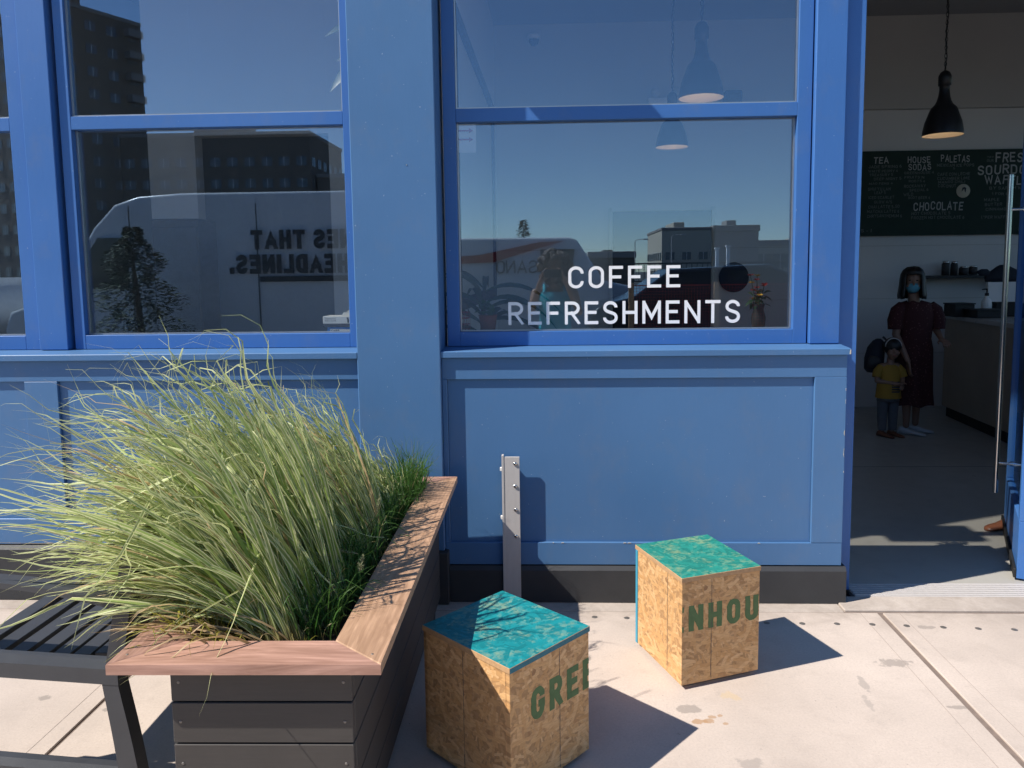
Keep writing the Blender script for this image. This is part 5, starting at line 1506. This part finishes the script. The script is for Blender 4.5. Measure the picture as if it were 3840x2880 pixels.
# ================================================================== ACROSS THE PAVEMENT (mirrored in the glass)
def vehicle(name, prof, y0, y1, mat, label, cat, windows, wheels, seam=None, trim=None, label_text=(), z0=.28, base=-.128):
    xs_ = [p[0] for p in prof]
    e = empty(name, ((min(xs_) + max(xs_)) / 2, (y0 + y1) / 2, base), label=label, cat=cat)
    ox = e.location
    rel = lambda mb: mb
    b = MB(); bm = bmesh.new()
    n = len(prof); vs = [bm.verts.new((p[0] - ox.x, y0 - ox.y, p[1] - base)) for p in prof]; vf = [bm.verts.new((p[0] - ox.x, y1 - ox.y, p[1] - base)) for p in prof]
    bm.faces.new(vs[::-1]); bm.faces.new(vf)
    for i in range(n): bm.faces.new((vs[i], vs[(i + 1) % n], vf[(i + 1) % n], vf[i]))
    bmesh.ops.recalc_face_normals(bm, faces=bm.faces[:])
    # taper the greenhouse and round the long edges
    zt = max(p[1] for p in prof) - base
    for v in bm.verts:
        if v.co.z > 1.1: v.co.y *= 1 - .09 * (v.co.z - 1.1) / (zt - 1.1)
    bmesh.ops.bevel(bm, geom=[ed for ed in bm.edges if abs(ed.verts[0].co.y) > .1 and (ed.verts[0].co.y * ed.verts[1].co.y > 0)], offset=.07, segments=3, profile=.6, affect='EDGES')
    me = bpy.data.meshes.new("body"); bm.to_mesh(me); bm.free(); me.materials.append(mat)
    for p in me.polygons: p.use_smooth = True
    bo = bpy.data.objects.new("body", me); link(bo, e)
    md = bo.modifiers.new("angle", 'WEIGHTED_NORMAL')
    for poly in windows:
        MB().prism([(p[0] - ox.x, p[1] - base) for p in poly], 'y', y1 - ox.y - .075, y1 - ox.y + .004).build("window", M['car_glass'], e)
    for wx in wheels:
        for yy in (y0 + .12, y1 - .12):
            w = MB().tube([(0, -.11, 0), (0, .11, 0)], .34, 24).build("wheel", M['black'], e, loc=(wx - ox.x, yy - ox.y, .34))
            MB().lathe([(0, .02), (.19, .02), (.22, 0)], (0, 0, 0), 20).build("rim", M['steel'], w, loc=(0, .112, 0), rot=(-PI / 2, 0, 0))
    return e, ox
VY = -4.0
prof = [(-8.35, .30), (-8.40, .75), (-8.30, 1.02), (-7.55, 1.28), (-6.95, 2.28), (-6.62, 2.62), (-6.25, 2.74), (-5.6, 2.78), (-2.75, 2.78), (-2.62, 2.4), (-2.62, .30)]
van, vo = vehicle("delivery_van", prof, VY - 2.0, VY, M['van_white'], "tall white delivery van with bold black words on its side, reflected in the left window", "van",
    [[(-7.40, 1.36), (-6.85, 2.12), (-6.42, 2.12), (-6.42, 1.36)]], (-7.55, -3.6))
def vpart(nm, mb, mat): return mb.build(nm, mat, van, loc=(-vo.x, -vo.y, -vo.z))
sm = MB()
for x in (-4.43, -6.36): sm.box(x, x + .012, VY - .01, VY + .003, .45, 2.6)
vpart("panel_seam", sm, M['van_black'])
vpart("door_rail", MB().bbox(-4.40, -2.7, VY - .01, VY + .014, 1.44, 1.52, .004), M['van_black'])
vpart("lower_trim", MB().bbox(-8.2, -2.75, VY - .01, VY + .02, .45, .62, .01), M['van_black'])
for (tx, xend, z, h) in (("LINES THAT", -4.51, 1.92, .285), ("HEADLINES.", -4.85, 1.56, .285)):
    mb = text_mb(tx, h, .25, gap=.10, ratio=.68)
    w = max(v[0] for v in mb.v)
    o = mb.build("lettering", M['van_black'], van, loc=(xend + w - vo.x, VY + .022 - vo.y, z - vo.z), rot=(0, 0, PI))
VY2 = -8.0
prof = [(-4.2, .35), (-4.2, 2.15), (-4.0, 2.23), (.30, 2.22), (.45, 2.16), (.98, 1.35), (2.0, 1.12), (2.2, .9), (2.2, .35)]
van2, vo2 = vehicle("panel_van", prof, VY2 - 1.9, VY2, M['van_white'], "white panel van with a red roof stripe and dark script, reflected behind the photographer", "van",
    [[(.32, 1.42), (.40, 1.98), (-.28, 1.98), (-.28, 1.42)]], (1.25, -2.9))
def vpart2(nm, mb, mat): return mb.build(nm, mat, van2, loc=(-vo2.x, -vo2.y, -vo2.z))
b = MB(); b.prism([(-4.1, 1.75), (-1.5, 1.88), (-.3, 2.12), (.2, 2.14), (-.4, 1.98), (-1.2, 1.74), (-4.1, 1.62)], 'y', VY2 + .001, VY2 + .004); vpart2("red_stripe", b, M['red'])
mb = text_mb("SANO", .26, .12, gap=.12, jitter=.05, ratio=1.0)
mb.build("lettering", M['dark_print'], van2, loc=(-.35 - vo2.x, VY2 + .006 - vo2.y, 1.52 - vo2.z), rot=(0, 0, PI))
prof = [(.55, .30), (.55, .85), (.75, 1.0), (1.25, 1.12), (1.85, 1.55), (3.4, 1.62), (4.3, 1.20), (4.8, 1.05), (4.9, .8), (4.9, .30)]
car, _ = vehicle("parked_car", prof, -6.6, -4.9, M['car_dark'], "black parked car behind the red safety net, reflected behind the window lettering", "car",
    [[(1.45, 1.14), (1.95, 1.48), (3.3, 1.54), (3.95, 1.20)]], (1.4, 4.0))
prof = [(-11.2, .30), (-11.2, .8), (-10.9, 1.02), (-10.2, 1.1), (-9.6, 1.5), (-8.9, 1.55), (-8.75, 1.1), (-8.7, .30)]
vehicle("parked_car", prof, -5.8, -4.1, M['van_white'], "pale parked car reflected low in the leftmost window", "car", [[(-10.0, 1.12), (-9.6, 1.42), (-9.0, 1.45), (-8.95, 1.12)]], (-10.5, -9.2))

# red safety net on timber posts
nf = empty("safety_net_fence", (1.7, -3.78, 0), label="red plastic safety net strung between raw timber posts at the kerb", cat="fence")
for x in (-.60, .62, 1.85):
    B(x - .035, x + .035, -.03, .03, -.13, 1.36, .003).build("post", M['timber'], nf)
b = MB()
for i in range(60):
    x = -.6 + i * 2.45 / 59; b.box(x - .0016, x + .0016, -.034, -.031, .1, 1.32)
for j in range(30):
    z = .1 + j * 1.22 / 29; b.box(-.6, 1.85, -.0375, -.0345, z - .0018, z + .0018)
b.box(-.6, 1.85, -.041, -.038, 1.315, 1.33)
b.build("net", M['net'], nf, kind='stuff')

# trees
def tree(name, loc, h, R_, label, seed, n=900, lk=1.0):
    e = empty(name, loc, label=label, cat="tree")
    MB().tube([(0, 0, 0), (.05, 0, h * .4), (0, .05, h * .9)], [h * .03, h * .02, h * .006], 10).build("trunk", M['bark'], e)
    rr = random.Random(seed); b = MB()
    for k in range(n):
        s = rr.random() ** .8; z = h * (.12 + .88 * s)
        rad = R_ * (1 - s) ** .75 + .08 * R_
        a = rr.uniform(0, 2 * PI); layer = .75 + .35 * math.sin(s * 26 + a * 2)
        r_ = rad * layer * math.sqrt(rr.random() * .8 + .2)
        p = Vector((r_ * math.cos(a), r_ * math.sin(a), z - .15 * r_)); d = Vector((math.cos(a), math.sin(a), rr.uniform(-.5, .35))).normalized()
        L = rr.uniform(.10, .24) * h / 3.2 * lk; sd = d.cross(Vector((rr.random() - .5, rr.random() - .5, 1))).normalized() * L * .28
        b.add([p, p + d * L * .5 + sd, p + d * L, p + d * L * .5 - sd], [(0, 1, 2, 3)])
    b.build("crown", M['conifer'], e)
    return e
tree("conifer_tree", (-5.70, -2.9, -.14), 2.35, .95, "dark bushy conifer on the pavement, reflected at the left of the left window", 3, n=9000, lk=.45)
tree("conifer_tree", (-2.1, -45, -.14), 5.2, .85, "lone slender pine rising behind the panel van in the reflection", 4, n=700)

# towers and far buildings
def tower(name, c, sx, sy, h, label, cols, rows, rz=0.0, wall='tower', balc=False, fl0=3.0, ws=1.0):
    e = empty(name, (c[0], c[1], -.14), rz=rz, label=label, cat="building")
    MB().box(-sx, sx, -sy, sy, 0, h).build("wall", M[wall], e)
    B(-sx * .35, sx * .1, -sy * .5, sy * .5, h, h * 1.14, .05).build("roof_house", M[wall], e)
    B(-sx - .12 * ws, sx + .12 * ws, -sy - .12 * ws, sy + .12 * ws, h - .3 * ws, h + .25 * ws, .05).build("parapet", M['grey_block'], e)
    proto = MB().bbox(-.75 * ws, .75 * ws, -.06, .08, -.65 * ws, .65 * ws, .02).build("window", M['tower_window'], e)
    fr_ = MB().box(-.04 * ws, .04 * ws, .081, .11, -.65 * ws, .65 * ws); first = True
    frm = fr_.build("mullion", M['van_white'], proto)
    bp = None
    if balc: bp = MB().bbox(0, 1.3, -1.1, 1.1, 0, 1.0, .03).build("balcony", M['grey_block'], e, loc=(sx, -sy + 1.6, 2.2))
    for face in (0, 1, 2):
        half = sx if face == 0 else sy
        nc = cols if face == 0 else max(2, int(cols * sy / sx))
        for r_ in range(rows):
            z = fl0 * (r_ + .6) + .6 * ws
            if z > h - .9 * ws - .4: break
            if face == 2 and c[0] < 0: continue
            for c_ in range(nc):
                u_ = -half + (c_ + .5) * 2 * half / nc
                loc = ((u_, sy, z), (sx, u_, z), (-sx, u_, z))[face]; rot = (0, 0, (0, -PI / 2, PI / 2)[face])
                if first:
                    proto.location = loc; proto.rotation_euler = rot; first = False
                else:
                    w = copy_obj(proto, e, loc, rot); copy_obj(frm, w)
            if balc and face == 0 and r_ > 0:
                copy_obj(bp, e, (sx, -sy + 1.6, fl0 * r_ + 2.2))
    return e
tower("apartment_tower", (-70.8, -102.8), 10, 6, 37.5, "tall brown apartment tower with stacked balconies, reflected at the left of the upper left pane", 7, 12, rz=math.radians(26.6), balc=True)
tower("apartment_tower", (-47.5, -107.8), 13.5, 8, 21.3, "wide brown apartment tower reflected behind the delivery van", 11, 7)
tower("apartment_tower", (-27, -109), 6.5, 8, 15.5, "low dark block beside the wide tower in the reflection", 6, 4)
tower("office_building", (11.5, -65), 2.15, 5.1, 5.2, "dark three storey office block with beige end wall, reflected above the lettering", 3, 2, wall='beige_wall', fl0=1.6, ws=.5)
tower("warehouse", (15.75, -61.8), 1.9, 2, 5.2, "plain grey block warehouse reflected right of the office block", 2, 0, wall='grey_block')
tower("low_house", (4.8, -60), 1.9, 3, 3.0, "low dark roofed house reflected left of the office block", 3, 1, wall='brown_cabinet')
tower("parking_structure", (26, -70), 7, 4, 4.1, "long pale low building reflected at the right edge of the lettered window", 9, 1, wall='beige_wall')
# street lamps
def street_lamp(loc, h, label):
    e = empty("street_lamp", loc, label=label, cat="street lamp", group="street lamps beyond the road")
    MB().tube([(0, 0, 0), (0, 0, h)], [h * .011, h * .007], 8).build("pole", M['galv'], e)
    b = MB().tube([(0, 0, h), (h * .06, 0, h * 1.03), (h * .2, 0, h * 1.035)], h * .006, 6); b.build("arm", M['galv'], e)
    B(h * .16, h * .26, -.08, .08, h * 1.02, h * 1.045, .01).build("lamp_head", M['galv'], e)
street_lamp((6.2, -52, -.14), 3.9, "street lamp left of the office block in the reflection")
street_lamp((9.0, -52, -.14), 4.2, "street lamp in front of the beige end wall in the reflection")
street_lamp((22.5, -58, -.14), 5.0, "street lamp at the far right of the reflection")
street_lamp((-8.6, -7.5, -.14), 2.4, "short pale curved lamp post beside the conifer in the reflection")
for i, (x, h) in enumerate(((3.17, 1.94), (3.38, 1.98))):
    e = empty("white_post", (x, -7.8, -.128), label="slim white capped post left of its twin, in the reflection" if i == 0 else "slim white capped post right of its twin, in the reflection", cat="post", group="white posts across the road")
    B(-.03, .03, -.03, .03, 0, h + .12, .003).build("shaft", M['vinyl'], e); B(-.05, .05, -.05, .05, h + .1205, h + .15, .003).build("cap", M['vinyl'], e)
rf = empty("railing_fence", (6, -30, -.14), label="long dark railing across the street, reflected behind the lettering", cat="fence")
B(-14, 14, -.03, .03, 1.95, 2.02, .01).build("top_rail", M['plinth'], rf); B(-14, 14, -.03, .03, 1.10, 1.16, .01).build("bottom_rail", M['plinth'], rf)
bar = MB().box(-.015, .015, -.015, .015, 1.161, 1.949).build("bar", M['plinth'], rf, loc=(-13.9, 0, 0))
for k in range(1, 110): copy_obj(bar, rf, (-13.9 + k * .255, 0, 0))
